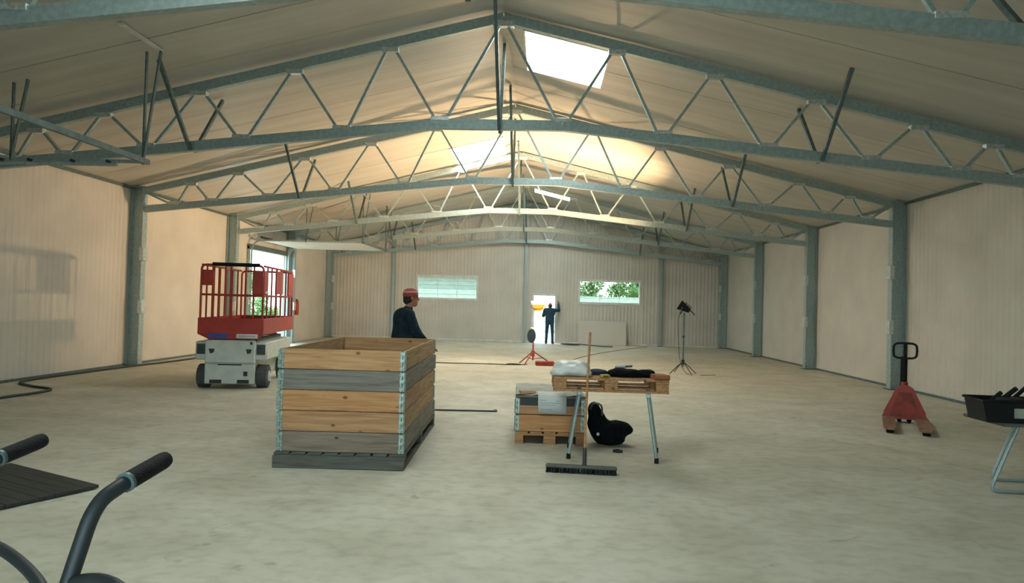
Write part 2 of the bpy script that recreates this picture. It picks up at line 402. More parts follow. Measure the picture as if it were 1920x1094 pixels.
# far gable with two windows and a doorway
WIN = [(-5.42, -2.78, 1.78, 2.77), (1.58, 4.2, 1.76, 2.74)]; DOOR = (-.40, .62, 2.08)
wf = shell('wall_far', 'white ribbed gable wall with two windows and a doorway')
xs = [XL, WIN[0][0], WIN[0][1], DOOR[0], DOOR[1], WIN[1][0], WIN[1][1], XRT]
gz = lambda q: zc(q)+.12
for i in range(7):
    a, b = xs[i], xs[i+1]
    segs = {1: [(0, WIN[0][2]), (WIN[0][3], None)], 5: [(0, WIN[1][2]), (WIN[1][3], None)], 3: [(DOOR[2], None)]}.get(i, [(0, None)])
    for z0, z1 in segs:
        wall_panel(ribbed('y', YF, -1, a, b, z0, gz if z1 is None else z1), wf)
        zz = min(zc(a), zc(b))+.3 if z1 is None else z1
        k = MB().box(a, b, YF+.012, YF+.16, z0, zz); k.build('wall_core', MT['wall_flat'], wf)
k = MB().prism([(XL, ZE), (XRT, ZE), (XC, ZR+.2)], YF+.17, YF+.2); k.build('gable_lining', MT['wall_flat'], wf)
# back wall behind the camera, with a wide unseen gate added to light the foreground
wb = MB(); wb.box(XL, BGX0, YB-.15, YB, 0, ZR+.2); wb.box(BGX1, XRT, YB-.15, YB, 0, ZR+.2); wb.box(BGX0, BGX1, YB-.15, YB, BGZ, ZR+.2)
struct('wall_back', wb, MT['wall'], 'white gable wall with a wide gateway')
# floor edging
for nm, bx in (('baseboard_left', (XL, XL+.02, NGY1, GATE_Y0, 0, .05)), ('baseboard_right', (XRT-.02, XRT, YB, YF, 0, .05))):
    struct(nm, MB().box(*bx), MT['galv_dark'], 'thin dark metal base channel along the wall foot')
bf = MB().box(XL+.1, DOOR[0], YF-.05, YF-.012, 0, .075, .004); bf.box(DOOR[1], XRT-.1, YF-.05, YF-.012, 0, .075, .004)
struct('baseboard_far', bf, MT['white'], 'pale base strip along the gable wall')
for n, (x, s_) in enumerate(((XL, 1), (XRT, -1))):
    struct('trim_%d' % (n+1), MB().box(x, x+s_*.035, YB, YF, ZE-.055, ZE+.005), MT['galv_dark'], 'dark eaves angle between wall and ceiling')

# ceiling ------------------------------------------------------------
SKYL = [(-1, 3.8, 5.8), (1, 11.0, 12.9), (-1, 18.1, 20.15), (1, 25.15, 26.85)]; SU0, SU1 = .36, 1.78       # side, y0, y1 (first one unseen, added for foreground light); run from ridge
seams = []
def div(a, b, n): return [a+(b-a)*i/n for i in range(n)]
seams = div(YB, 3.8, 7)+[3.8, 4.8]+div(5.8, 11.0, 5)+[11.0, 11.95]+div(12.9, 18.1, 5)+[18.1, 19.12]+div(20.15, 25.15, 5)+[25.15, 26.0]+div(26.85, YF, 3)+[YF]
UE = 8.555
def roof_slab(mb, side, u0, u1, y0, y1, lo, hi, b=0):
    """slab along the slope; u is the run from the ridge"""
    vs = []
    for y in (y0, y1):
        for u, z in ((u0, lo), (u1, lo), (u1, hi), (u0, hi)): vs.append((XC+side*u, y, ZR-SL*u+z))
    fs = [(0, 1, 2, 3), (7, 6, 5, 4), (0, 4, 5, 1), (1, 5, 6, 2), (2, 6, 7, 3), (3, 7, 4, 0)]
    if side < 0: fs = [f[::-1] for f in fs]
    return mb.add(vs, fs)
cl = MB()
for side in (-1, 1):
    holes = [(y0, y1) for s_, y0, y1 in SKYL if s_ == side]; y = YB-.3
    for y0, y1 in holes:
        roof_slab(cl, side, 0, UE+.4, y, y0, .05, .16); roof_slab(cl, side, 0, SU0, y0, y1, .05, .16); roof_slab(cl, side, SU1, UE+.4, y0, y1, .05, .16); y = y1
    roof_slab(cl, side, 0, UE+.4, y, YF+.3, .05, .16)
ceil = struct('ceiling', cl, MT['seam'], 'pale foil faced pitched ceiling of narrow panels')
for side in (-1, 1):
    for i in range(len(seams)-1):
        a, b = seams[i]+.006, seams[i+1]-.006; cut = any(s_ == side and y0-.02 < a and b < y1+.02 for s_, y0, y1 in SKYL)
        for u0, u1 in (((.02, SU0), (SU1, UE)) if cut else ((.02, UE),)):
            roof_slab(MB(), side, u0, u1, a, b, random.uniform(0, .006), .05).build('ceiling_panel', MT['ceiling'], ceil)
rid = MB().prism([(XC-.12, ZR-SL*.12-.012), (XC, ZR-.012), (XC+.12, ZR-SL*.12-.012), (XC, ZR+.005)], YB, YF); rid.build('ridge_flashing', MT['ceiling'], ceil)
for n, (s_, y0, y1) in enumerate(SKYL):
    sk = struct('window_%d' % (n+1), None, None, ['bright roof skylight above the hand truck', 'bright roof skylight just beyond the truss with the ridge stay', 'bright roof skylight on the gate side slope', 'bright roof skylight closest to the gable wall'][n])
    roof_slab(MB(), s_, SU0, SU1, y0, y1, .10, .13).build('pane', MT['skylight'], sk)
    fr = MB()
    for u0, u1, a, b in ((SU0, SU0+.03, y0, y1), (SU1-.03, SU1, y0, y1), (SU0, SU1, y0, y0+.03), (SU0, SU1, y1-.03, y1)): roof_slab(fr, s_, u0, u1, a, b, -.012, .12)
    fr.build('window_frame', MT['white'], sk)
# gable windows and doorway
for n, (a, b, z0, z1) in enumerate(WIN):
    wn = struct('window_%d' % (n+5), None, None, ['wide low gable window beside the capped man', 'wide low gable window above the leaning white board'][n])
    fr = MB(); y0, y1 = YF-.03, YF+.16
    for q in ((a-.03, b+.03, z0-.05, z0+.05), (a-.03, b+.03, z1-.05, z1+.05), (a-.03, a+.05, z0+.05, z1-.05), (b-.05, b+.03, z0+.05, z1-.05)): fr.box(q[0], q[1], y0, y1, q[2], q[3], .006)
    fr.build('window_frame', MT['white'], wn)
    nm = 3
    for i in range(nm):
        u0 = a+.05+(b-a-.1)*i/nm; u1 = a+.05+(b-a-.1)*(i+1)/nm
        MB().box(u0, u1, YF+.06, YF+.068, z0+.05, z1-.05).build('pane', MT['glass'], wn)
        if i: MB().box(u0-.008, u0+.008, YF+.05, YF+.08, z0+.05, z1-.05).build('glazing_bar', MT['white'], wn)
    portal(((a+b)/2, YF+.2, (z0+z1)/2), (0, -1, 0), b-a, z1-z0)
dr = struct('door_1', None, None, 'open personnel doorway in the gable wall')
fr = MB()
for q in ((DOOR[0]-.04, DOOR[0]+.05, 0, DOOR[2]), (DOOR[1]-.05, DOOR[1]+.04, 0, DOOR[2]), (DOOR[0]-.04, DOOR[1]+.04, DOOR[2]-.05, DOOR[2]+.04)): fr.box(q[0], q[1], YF-.04, YF+.16, q[2], q[3], .006)
fr.build('door_frame', MT['white'], dr)
lf = MB().box(-.03, .01, 0, .9, .02, 2.0, .004).build('door_leaf', MT['wall_flat'], dr); lf.location = (DOOR[0]+.06, YF+.17, 0); lf.rotation_euler = (0, 0, math.radians(55))
portal(((DOOR[0]+DOOR[1])/2, YF+.2, 1), (0, -1, 0), 1, 2)

# ================================================================== STEEL FRAME
ORD = ['sixth', 'fifth', 'fourth', 'third', 'second', 'first']
def column(x, y, s_, label):
    """I section against a side wall; s_ points into the hall"""
    t = thing('steel_column', label, 'column', (x, y, 0), 0, 'steel columns along the side walls')
    H = zc(x+s_*.2)-.06; D = .30
    MB().box(s_*.012, s_*.026, -.09, .09, 0, H).build('outer_flange', MT['galv'], t)
    MB().box(s_*(D-.014), s_*D, -.09, .09, 0, H).build('inner_flange', MT['galv'], t)
    MB().box(s_*.026, s_*(D-.014), -.005, .005, 0, H).build('web', MT['galv'], t)
    MB().box(s_*.0, s_*(D+.05), -.13, .13, 0, .018, .003).build('base_plate', MT['galv_dark'], t)
    for z in (1.34, 2.52):
        c = MB().box(s_*(D-.05), s_*(D+.045), -.10, .10, z-.15, z+.15, .008); c.build('splice_plate', MT['galv_bright'], t)
    MB().box(s_*.02, s_*(D+.03), -.1, .1, H, H+.02).build('cap_plate', MT['galv'], t)
    return t
LW = 'wall with the open gate'; RW = 'unbroken side wall'
BC_Z0, BC_SL = 4.33, .106
def zb(u): return BC_Z0-max(0, u-.93)*BC_SL
def ztp(u): return ZR-SL*u-.13
TOPN = [0, 1.73, 3.2, 4.7, 6.2, 7.28]; BOTN = [.93, 2.44, 4.0, 5.5, 6.8, 7.68]
def truss(y, n, lastwall=False):
    where = ['crossing over the wheeled hand truck', 'just before the ridge-stay skylight', 'over the pallet truck column', 'just beyond the gate side skylight', 'in line with the gate jamb', 'set close against the gable wall'][n]
    t = thing('roof_truss', 'galvanised steel roof truss, %s from the gable wall, %s' % (ORD[n], where), 'roof truss', (XC+.08, y, 0), 0, 'steel roof trusses')
    hw = [8.555-.29-.08+.0, 8.555-.29+.08]                                 # clear half spans to the inner flanges, left and right of the truss centre
    for s_, E_ in ((-1, 8.555-.27+.08), (1, 8.555-.27-.08)):
        # top chord: channel of web and two lips
        c = MB()
        for dz, hh, w_, dy in ((0, .15, .012, -.045), (.069, .012, .10, 0), (-.069, .012, .10, 0)):
            c.bar((0, dy, ztp(0)+dz), (s_*E_, dy, ztp(E_)+dz), w_, hh, (0, 0, 1))
        c.build('top_chord', MT['galv'], t)
        c = MB()
        for dz, hh, w_, dy in ((0, .15, .012, -.045), (.069, .012, .10, 0), (-.069, .012, .10, 0)):
            c.bar((s_*.93, dy, zb(.93)+dz), (s_*E_, dy, zb(E_)+dz), w_, hh, (0, 0, 1))
        c.build('bottom_chord', MT['galv'], t)
        def diag(u0, z0, u1, z1, r=.06):
            MB().bar((s_*u0, .02, z0), (s_*u1, .02, z1), .04, r, (0, 1, 0)).build('diagonal', MT['galv'], t)
        for i in range(6):
            a = TOPN[i]; g0 = .06 if i else .04
            b = BOTN[i]; diag(a+g0, ztp(a+g0)-.06, b-.07, zb(b)+.06, .045 if i < 4 else .06)
            if i < 5:
                a2 = TOPN[i+1]; diag(b+.07, zb(b)+.06, a2-.06, ztp(a2)-.06, .045 if i < 3 else .06)
        diag(BOTN[5]+.05, zb(BOTN[5])+.05, E_, ztp(E_)-.02, .05); diag(BOTN[5]-.1, zb(BOTN[5])+.09, E_, ztp(E_)+.0, .03)
        for u in TOPN[1:]: MB().box(s_*u-.13, s_*u+.13, -.06, .035, ztp(u)-.13, ztp(u)-.06, .003).build('gusset', MT['galv_bright'], t)
        for u in BOTN: MB().box(s_*u-.14, s_*u+.14, -.06, .035, zb(u)+.05, zb(u)+.11, .003).build('gusset', MT['galv_bright'], t)
        # fly braces to the ceiling before and behind the truss
        for d in ((-1, 1) if not lastwall else (-1,)):
            p = MB().bar((s_*4.78, d*.07, zb(4.78)-.06), (s_*4.80, d*.98, zc(XC+s_*4.85)-.005), .05, .05, (1, 0, 0)); p.build('fly_brace', MT['galv_dark'], t)
    c = MB()
    for dz, hh, w_, dy in ((0, .15, .012, -.045), (.069, .012, .10, 0), (-.069, .012, .10, 0)): c.bar((-.93, dy, BC_Z0+dz), (.93, dy, BC_Z0+dz), w_, hh)
    c.build('bottom_chord', MT['galv'], t)
    MB().box(-.16, .16, -.065, .035, ztp(0)-.14, ztp(0)-.05, .004).build('ridge_plate', MT['galv_bright'], t)
    for d in ((-1, 1) if not lastwall else (-1,)):
        MB().bar((-.02, d*.08, BC_Z0-.09), (-.06, d*1.3, ZR-.035), .05, .05, (1, 0, 0)).build('ridge_stay', MT['galv_dark'], t)
    return t
for k in range(6):
    truss(T[k]-(.12 if k == 5 else 0), k, k == 5)
    y = T[k]-(.12 if k == 5 else 0)
    column(XL, y, 1, 'galvanised I-section column on the %s, under the %s truss from the gable' % (LW, ORD[k]))
    column(XRT, y, -1, 'galvanised I-section column on the %s, under the %s truss from the gable' % (RW, ORD[k]))
for x, lb in ((-6.42, 'slim gable post between the corner column and the window by the capped man'), (-.72, 'slim gable post beside the doorway'), (5.04, 'slim gable post between the work lamp and the leaning white board')):
    t = thing('gable_post', lb, 'post', (x, YF-.11, 0), 0, 'slim posts on the gable wall')
    H = zc(x)-.04
    MB().box(-.05, .05, -.05, -.04, 0, H).build('front_flange', MT['galv'], t); MB().box(-.05, .05, .04, .05, 0, H).build('rear_flange', MT['galv'], t)
    MB().box(-.005, .005, -.04, .04, 0, H).build('web', MT['galv_dark'], t); MB().box(-.09, .09, -.09, .07, 0, .015).build('base_plate', MT['galv_dark'], t)

# ------------------------------------------------------------------ sectional gates on the left wall
def sectional_gate(y0, y1, zt, name, label, opened, xin, frame_lbl):
    t = thing(name, label, 'gate', (XL, (y0+y1)/2, 0), 0); w_ = (y1-y0)/2
    for s_ in (-1, 1):
        MB().box(0, .07, s_*(w_+.0), s_*(w_+.09), 0, zt+.1, .004).build('jamb', MT['galv'], t)
        tr = MB(); yy = s_*(w_+.04)
        pts = [(.12, yy, .05), (.12, yy, zt-.1)]+arc((.12, yy, zt-.1), (.12, yy, zt+.28), (.5, yy, zt+.28))+[(xin, yy, zt+.28)]
        for a, b in zip(pts[:-1], pts[1:]):
            if (Vector(a)-Vector(b)).length > 1e-3: tr.bar(a, b, .05, .025, (0, 1, 0))
        tr.build('track', MT['galv'], t)
        for xx in (xin-.05, xin*.5):
            zz = zc(XL+xx)
            MB().bar((xx, yy, zt+.24), (xx, yy, zz-.005), .045, .02, (1, 0, 0)).build('hanger', MT['galv_dark'], t)
            MB().bar((xx+.2, yy, zz-SL*-.2-.005), (xx, yy, zt+.3), .045, .02, (1, 0, 0)).build('hanger', MT['galv_dark'], t)
    MB().box(0, .08, -w_-.09, w_+.09, zt, zt+.16, .004).build('lintel', MT['galv_dark'], t)
    sh = MB().tube([(.2, -w_-.1, zt+.42), (.2, w_+.1, zt+.42)], .014, 8).build('torsion_shaft', MT['galv'], t)
    for s_ in (-1, 1):
        MB().tube([(.2, s_*.2, zt+.42), (.2, s_*1.1, zt+.42)], .035, 10).build('spring', MT['dark'], sh)
        MB().lathe([(.02, -.03), (.075, -.03), (.06, 0), (.075, .03), (.02, .03)], 14, 'y', (.2, s_*(w_+.02), zt+.42)).build('cable_drum', MT['galv_bright'], sh)
    MB().bar((xin, -w_-.08, zt+.28), (xin, w_+.08, zt+.28), .05, .07, (0, 0, 1)).build('rear_crossbar', MT['galv_dark'], t)  # dark zinc paints in shade that the lamp would wipe out
    n = 6; hh = zt/n
    for i in range(n):
        if opened:
            x0 = .45+i*hh
            if x0+hh > xin+.4: break
            MB().box(x0+.005, x0+hh-.005, -w_, w_, zt+.26, zt+.30, .006).build('gate_panel', MT['wall_flat'], t)
        else: MB().box(.03, .07, -w_, w_, i*hh+.01, (i+1)*hh-.004, .006).build('gate_panel', MT['wall_flat'], t)
    return t
sectional_gate(GATE_Y0, GATE_Y1, GATE_Z, 'sectional_gate', 'open sectional gate with raised panels beyond the red scissor lift', True, 3.7, '')
near_g = sectional_gate(NGY0, NGY1, NGZ, 'sectional_gate', 'closed sectional gate whose overhead track and hangers carry a bright angle bar', False, 3.85, '')
MB().bar((3.98, .75, zc(XL+3.98)-.02), (3.98, 1.68, zc(XL+3.98)-.02), .06, .03).build('ceiling_angle', MT['white'], near_g)
MB().tube([(.3, (NGY1-NGY0)/2-.06, NGZ+.22), (3.5, (NGY1-NGY0)/2-.06, NGZ+.22)], .03, 8).build('buffer_tube', MT['galv'], near_g)
for xx in (1.9, 2.3, 2.9, 3.4): MB().lathe([(.0, -.03), (.022, -.03), (.022, .03), (0, .03)], 8, 'y', (xx, (NGY1-NGY0)/2-.1, NGZ+.25)).build('roller', MT['dark'], near_g)

# ================================================================== PALLETS AND COLLARS
def pallet(name, label, w_, l_, loc, rz, m, z=0, group=None, endboard=False, mblock=None):
    """block pallet, w_ across x, l_ along y, origin at the middle of the near edge"""
    t = thing(name, label, 'pallet', (loc[0], loc[1], z), rz, group); mb_ = mblock or m
    hx = w_/2; bw = .10 if w_ < 1 else .145
    for x in (-hx, -bw*.7 if False else -.0725, hx-bw):
        x0 = x; x1 = x+bw if x != -.0725 else .0725
        MB().box(x0, x1, 0, l_, 0, .022, .002).build('bottom_board', m, t)
        for y in (0, l_/2-.07, l_-.14): MB().box(x0+.003, x1-.003, y+.003, y+.137, .022, .10, .003).build('block', mb_, t)
    for y in (0, l_/2-.07, l_-.14): MB().box(-hx, hx, y, y+.14, .10, .122, .002).build('stringer_board', m, t)
    n = 5 if w_ < 1 else 8; dw = w_/n
    for i in range(n): MB().box(-hx+i*dw+.012*(i > 0), -hx+(i+1)*dw-.012*(i < n-1), 0, l_, .122, .144, .003).build('deck_board', m, t)
    if endboard: MB().box(-hx-.005, hx+.005, -.024, -.002, .004, .118, .003).build('end_board', m, t)
    return t
def collar(label, w_, l_, loc, rz, z, m, side=None, h_=.195, group='pallet collars stacked as a tall crate', mid=False):
    t = thing('pallet_collar', label, 'pallet collar', (loc[0], loc[1], z), rz, group); hx = w_/2; th = .022; ms = side or m
    MB().box(-hx+th, hx-th, 0, th, .003, h_-.003, .004).build('end_board', m, t)
    MB().box(-hx+th, hx-th, l_-th, l_, .003, h_-.003, .004).build('end_board', m, t)
    for s_ in (-1, 1):
        MB().box(s_*(hx-th), s_*hx, 0, l_, .003, h_-.003, .004).build('side_board', ms, t)
    for sx_ in (-1, 1):
        for y, sy in ((0, -1), (l_, 1)):
            hg = MB(); x = sx_*hx
            for p0, p1 in ((.0, .016), (.024, .042)):
                hg.box(x-sx_*p0, x-sx_*p1, y+sy*.001, y+sy*.005, .004, h_-.006, .001)          # strap on the end board
                hg.box(x+sx_*.001, x+sx_*.005, y-sy*p0, y-sy*p1, .004, h_-.006, .001)          # strap on the side board
            for zz in (.03, .10, .165):
                hg.box(x-sx_*.0, x-sx_*.046, y+sy*.001, y+sy*.007, zz-.014, zz+.014, .001); hg.box(x+sx_*.001, x+sx_*.007, y, y-sy*.046, zz-.014, zz+.014, .001)
            hg.tube([(x+sx_*.005, y+sy*.005, .01), (x+sx_*.005, y+sy*.005, h_-.02)], .008, 8)
            hg.build('corner_hinge', MT['zinc_hinge'], t)
    return t
CX, CY, CRZ = -1.885, 6.53, math.radians(2.2)
CL = 2.52
pallet('long_pallet', 'dark wet long pallet under the tall pallet collar crate', 1.24, CL, (CX, CY), CRZ, MT['dark_w'], 0, None, True)
cinfo = [('grey brown weathered pallet collar, lowest of the tall crate, on the dark pallet', 'brown_w', 'grey_w'), ('pinkish pine pallet collar, second from the bottom of the tall crate', 'pine_p', 'pine_p'),
         ('orange pine pallet collar, in the middle of the tall crate', 'pine_o', 'pine_p'), ('dark grey weathered pallet collar, second from the top of the tall crate', 'grey_w', 'grey_w'),
         ('yellowish fresh pine pallet collar, topmost of the tall crate', 'pine', 'pine_p')]
def rotp(x, y, rz): return x*math.cos(rz)-y*math.sin(rz), x*math.sin(rz)+y*math.cos(rz)
def y_wood(key):                       # same wood with the grain running along y for side boards
    nm = key+'_y'
    if nm not in MT:
        d = dict(pine=((.66, .39, .20), (.46, .23, .095)), pine_o=((.62, .33, .15), (.45, .20, .075)), pine_p=((.50, .34, .19), (.34, .20, .10)), grey_w=((.27, .25, .22), (.15, .14, .125)), brown_w=((.31, .245, .19), (.17, .135, .105)))[key]
        MT[nm] = wood(nm, d[0], d[1], 'y')
    return MT[nm]
for i, (lb, a, b) in enumerate(cinfo):
    o = rotp(random.uniform(-.004, .004), .03, CRZ); collar(lb, 1.2, CL-.05, (CX+o[0], CY+o[1]), CRZ+random.uniform(-.003, .003), .145+i*.197, MT[a], y_wood(b))

# smaller stack with the paper sheet
SX, SY, SRZ = .13, 8.03, math.radians(1.5)
pallet('euro_pallet', 'pine pallet under the low collar stack with the hanging paper', .80, 1.2, (SX, SY), SRZ, MT['pallet'])
collar('orange pine pallet collar, lower one of the low stack', .8, 1.2, (SX, SY), SRZ, .145, MT['pine_o'], y_wood('pine_o'), group='pallet collars of the low stack')
c2 = collar('pine pallet collar, upper one of the low stack beneath the grey lid', .8, 1.2, (SX, SY), SRZ, .342, MT['pine_p'], y_wood('pine_p'), group='pallet collars of the low stack')
MB().box(-.35, .35, -.005, .001, .105, .19, .002).build('dark_band', MT['dark'], c2)
lid = thing('crate_lid', 'dark grey lid wrapped in film on the low collar stack', 'lid', (SX, SY, .538), SRZ)
MB().box(-.405, .405, -.012, 1.2, 0, .02, .004).build('lid_board', MT['grey_w'], lid)

nx_, ny_ = 14, 18; vs = []; fs = []
for j in range(ny_+1):
    for i in range(nx_+1): vs.append((-.4+.8*i/nx_, 1.19*j/ny_, .026+.006*math.sin(i*1.7+j*.6)+rng.uniform(0, .006)))
for j in range(ny_):
    for i in range(nx_): a = j*(nx_+1)+i; fs.append((a, a+1, a+nx_+2, a+nx_+1))
MB().add(vs, fs).build('film_cover', MT['film'], lid)
pp = thing('paper_sheet', 'printed white paper sheet hanging over the front of the low stack', 'paper', (SX, SY, .56), SRZ)
pts = [(.28, .016), (.12, .018), (.0, .016), (-.026, .01), (-.034, -.02), (-.036, -.10), (-.030, -.195)]
vs = []; fs = []
for i, (y, z) in enumerate(pts):
    for x in (-.15, .02, .175): vs.append((x+.008*i*.2, y-.004*abs(x), z-.012*(x+.15)*(i > 3)))
for i in range(len(pts)-1):
    for k in range(2): fs.append((i*3+k, i*3+k+1, i*3+k+4, i*3+k+3))
ps = MB().add(vs, fs).build('sheet', MT['paper'], pp)
so = ps.modifiers.new('thick', 'SOLIDIFY'); so.thickness = .002
for k, (x0, x1, z) in enumerate(((-.12, -.05, -.045), (.06, .10, -.05), (-.12, .1, -.075), (-.12, .06, -.10), (-.11, .02, -.15))):
    MB().box(x0, x1, -.0405, -.0395, z-.004, z+.004).build('print_line', MT['ink'], ps)
blk = tag(MB().box(-.09, .09, -.05, .05, 0, .03, .004).build('wood_offcut', MT['pine']), 'short pale pine offcut on the lid of the low stack', 'wood'); blk.location = (SX-.27, SY+.12, .573); blk.rotation_euler = (0, 0, .3)

# ================================================================== PALLET TABLE ON TRESTLES
TX, TY = .74, 7.27
def trestle(x, y, rz, label, lean):
    t = thing('steel_trestle', label, 'trestle', (x, y, 0), rz, 'steel trestles under the pallet table'); H = .715
    MB().bar((0, -.02, H-.02), (0, .60, H-.02), .045, .04, b=.004).build('top_bar', MT['galv'], t)
    for yy in (.03, .55):
        lg = MB().tube([(0, yy, H-.04), (lean*.10, yy-.02 if yy < .3 else yy+.02, .012)], .019, 10).build('leg', MT['galv'], t)
        MB().lathe([(.023, 0), (.023, .05), (.018, .055)], 10, 'z', (lean*.098, yy-.02 if yy < .3 else yy+.02, 0)).build('rubber_foot', MT['black'], lg)
        MB().bar((0, yy+(.07 if yy < .3 else -.07), H-.04), (lean*.035, yy, H-.26), .02, .006, (1, 0, 0)).build('brace', MT['galv_dark'], lg)
    MB().tube([(lean*.06, .02, .32), (lean*.06, .56, .32)], .012, 8).build('stretcher', MT['galv'], t)
    return t
trestle(.42, 7.33, math.radians(-3), 'splayed steel trestle beneath the pallet table next to the broom', -1)
trestle(1.13, 7.27, math.radians(-9), 'splayed steel trestle beneath the pallet table away from the broom', 1)
# table pallet: long side faces the camera -> build with w across y
tp = pallet('table_pallet', 'pine pallet used as a table top on steel trestles', .8, 1.2, (TX+.60, TY+.40), math.radians(90+.6), MT['pallet'], .716)
rb = tag(MB().box(-.075, .075, -.09, .09, 0, .05, .006).build('wood_block', MT['red_w']), 'reddish wooden block on the end of the pallet table beside the black cloth heap', 'wood'); rb.location = (TX+.52, TY+.075, .862); rb.rotation_euler = (0, 0, .25)
ZP = .862
# white plastic sheet heap
s = SDF(); s.ell((0, 0, .05), (.19, .17, .075), .05); s.ell((-.08, .06, .09), (.12, .12, .075), .05); s.ell((.09, .05, .09), (.11, .13, .07), .05); s.ell((-.14, -.05, .03), (.09, .12, .045), .05); s.ell((.13, -.08, .03), (.08, .08, .05), .04)
o = s.build('plastic_sheet', [MT['plastic']], None, .012, 0.0, .006); o.location = (TX-.40, TY+.22, ZP); tag(o, 'crumpled white plastic sheet heaped on the pallet table beside the broom handle', 'plastic sheet')
# black cloth heap
s = SDF()
for c, r in (((0, 0, .03), (.16, .10, .045)), ((.13, .02, .035), (.12, .10, .04)), ((-.12, -.01, .04), (.10, .08, .045)), ((.05, -.05, .05), (.10, .06, .035)), ((.22, .03, .04), (.09, .08, .05)), ((-.03, .06, .06), (.12, .05, .03))): s.ell(c, tuple(q*.92 for q in r), .03)
o = s.build('work_jacket', [MT['cloth_black']], None, .010, 0.0, .007); o.location = (TX+.19, TY+.23, ZP); tag(o, 'crumpled black work jacket lying on the pallet table', 'jacket')
s = SDF(); s.ell((0, 0, .025), (.10, .07, .035), .03); s.ell((.06, .02, .03), (.06, .06, .03), .03)
o = s.build('work_glove_bundle', [MT['cloth_blue']], None, .009, 0.0, .005); o.location = (TX-.12, TY+.37, ZP); tag(o, 'small dark blue cloth bundle on the pallet table behind the yellow case', 'cloth')
yb = thing('yellow_case', 'small yellow plastic case on the front edge of the pallet table', 'case', (TX-.06, TY+.05, ZP), .3)
MB().box(-.05, .05, -.03, .03, 0, .035, .008).build('case_body', MT['yellow'], yb); MB().box(-.03, .03, -.034, -.028, .012, .024, .002).build('latch', MT['dark'], yb)
gt = thing('grey_tool', 'small grey hand tool lying on top of the black jacket', 'tool', (TX+.13, TY+.29, ZP+.088), .2)
MB().box(-.06, .05, -.02, .02, 0, .03, .01).build('tool_body', MT['white'], gt); MB().tube([(.05, 0, .015), (.10, 0, .018), (.13, .01, .02)], .012, 8).build('tool_grip', MT['galv_dark'], gt)
st = tag(MB().box(-.32, .32, -.035, .035, 0, .012, .002).build('wood_strip', MT['pine']), 'thin pale wooden strip lying along the pallet table behind the jacket', 'wood'); st.location = (TX+.08, TY+.5, ZP-.001); st.rotation_euler = (0, 0, .05)

# broom --------------------------------------------------------------
bm = thing('push_broom', 'wide push broom with dark bristles leaning against the pallet table', 'broom', (.42, 6.72, 0), math.radians(-4))
hd = MB().box(-.34, .34, -.035, .035, .045, .075, .008).build('broom_head', MT['dark_w'], bm)
br = MB()
for i in range(33):
    for j in range(5):
        x = -.325+.65*i/32; y = -.026+.052*j/4; sp = random.uniform(-.006, .006)
        br.bar((x, y, .05), (x+sp, y*1.5+random.uniform(-.004, .004), .001), .013, .013)
tag(br.build('bristles', MT['black'], bm, smooth=False), kind='stuff')
MB().tube([(0.03, .0, .07), (.03, .10, .22)], [.02, .017], 10).build('socket', MT['dark'], bm)
MB().tube([(.03, .04, .10), (.03, .20, .45), (.045, .478, 1.0), (.055, .62, 1.33)], .0125, 10).build('handle', MT['pallet'], bm)

# black bag ------------------------------------------------------------
s = SDF()
s.ell((0, 0, .13), (.20, .16, .14), .06); s.ell((.13, .0, .17), (.14, .12, .10), .05); s.ell((-.13, .02, .24), (.11, .12, .16), .06); s.ell((-.17, .03, .38), (.07, .08, .10), .05); s.ell((.22, -.02, .17), (.07, .07, .05), .03); s.ell((.02, -.02, .05), (.17, .14, .07), .04)
bag = s.build('duffel_bag', [MT['cloth_black']], None, .012, 0.0, .006); bag.location = (.82, 8.24, 0); tag(bag, 'slumped black duffel bag on the floor behind the pallet table', 'bag')
MB().tube(smooth_path([(-.22, -.06, .40), (-.19, -.12, .48), (-.10, -.12, .46), (-.08, -.07, .34)]), .012, 8).build('bag_strap', MT['galv_dark'], bag)
MB().lathe([(0, -.004), (.018, -.004), (.018, .004), (0, .004)], 12, 'y', (-.13, -.142, .13)).build('bag_badge', MT['white'], bag)
tpe = thing('tape_roll', 'small dark tape roll lying on the floor in front of the duffel bag', 'tape', (.885, 7.77, 0))
MB().lathe([(.03, 0), (.055, 0), (.055, .022), (.03, .022), (.03, 0)], 20).build('roll', MT['dark'], tpe)
# rod on the floor
rod = thing('steel_rod', 'dark steel rod lying on the floor behind the tall crate', 'rod', (-1.04, 10.3, 0), math.radians(4)); MB().tube([(-.72, 0, .012), (.42, 0, .012)], .012, 8).build('shaft', MT['dark'], rod)
MB().lathe([(.012, 0), (.018, 0), (.018, .05), (.012, .05)], 8, 'x', (.37, 0, .018)).build('collar', MT['galv_dark'], rod)

# ================================================================== SCISSOR LIFT
LX, LY, LRZ = -5.40, 11.9, math.radians(9.5)
lift = thing('scissor_lift', 'red and off-white scissor lift parked by the gate side wall', 'scissor lift', (LX, LY, 0), LRZ)
W2 = .60
ch = MB().box(-.40, .40, .02, 2.25, .16, .84, .012).build('chassis', MT['liftwhite'], lift)
fp = MB().box(-.42, .42, -.035, .02, .09, .86, .015).build('front_panel', MT['liftwhite'], lift)
MB().box(-.20, .20, -.039, -.030, .415, .435, .002).build('slot', MT['dark'], fp)
for s_ in (-1, 1):
    MB().box(s_*.13, s_*.33, -.040, -.030, .10, .165, .003).build('step_opening', MT['dark'], fp)
    MB().prism([(s_*.31-.05, .70), (s_*.31+.05, .70), (s_*.31+.035, .635), (s_*.31-.02, .615)], -.040, -.03).build('lifting_eye', MT['dark'], fp)
MB().box(.235, .30, -.041, -.03, .23, .31, .003).build('plug_socket', MT['dark'], fp)
MB().box(.33, .37, -.041, -.03, .78, .83, .003).build('warning_label', MT['grille'], fp)
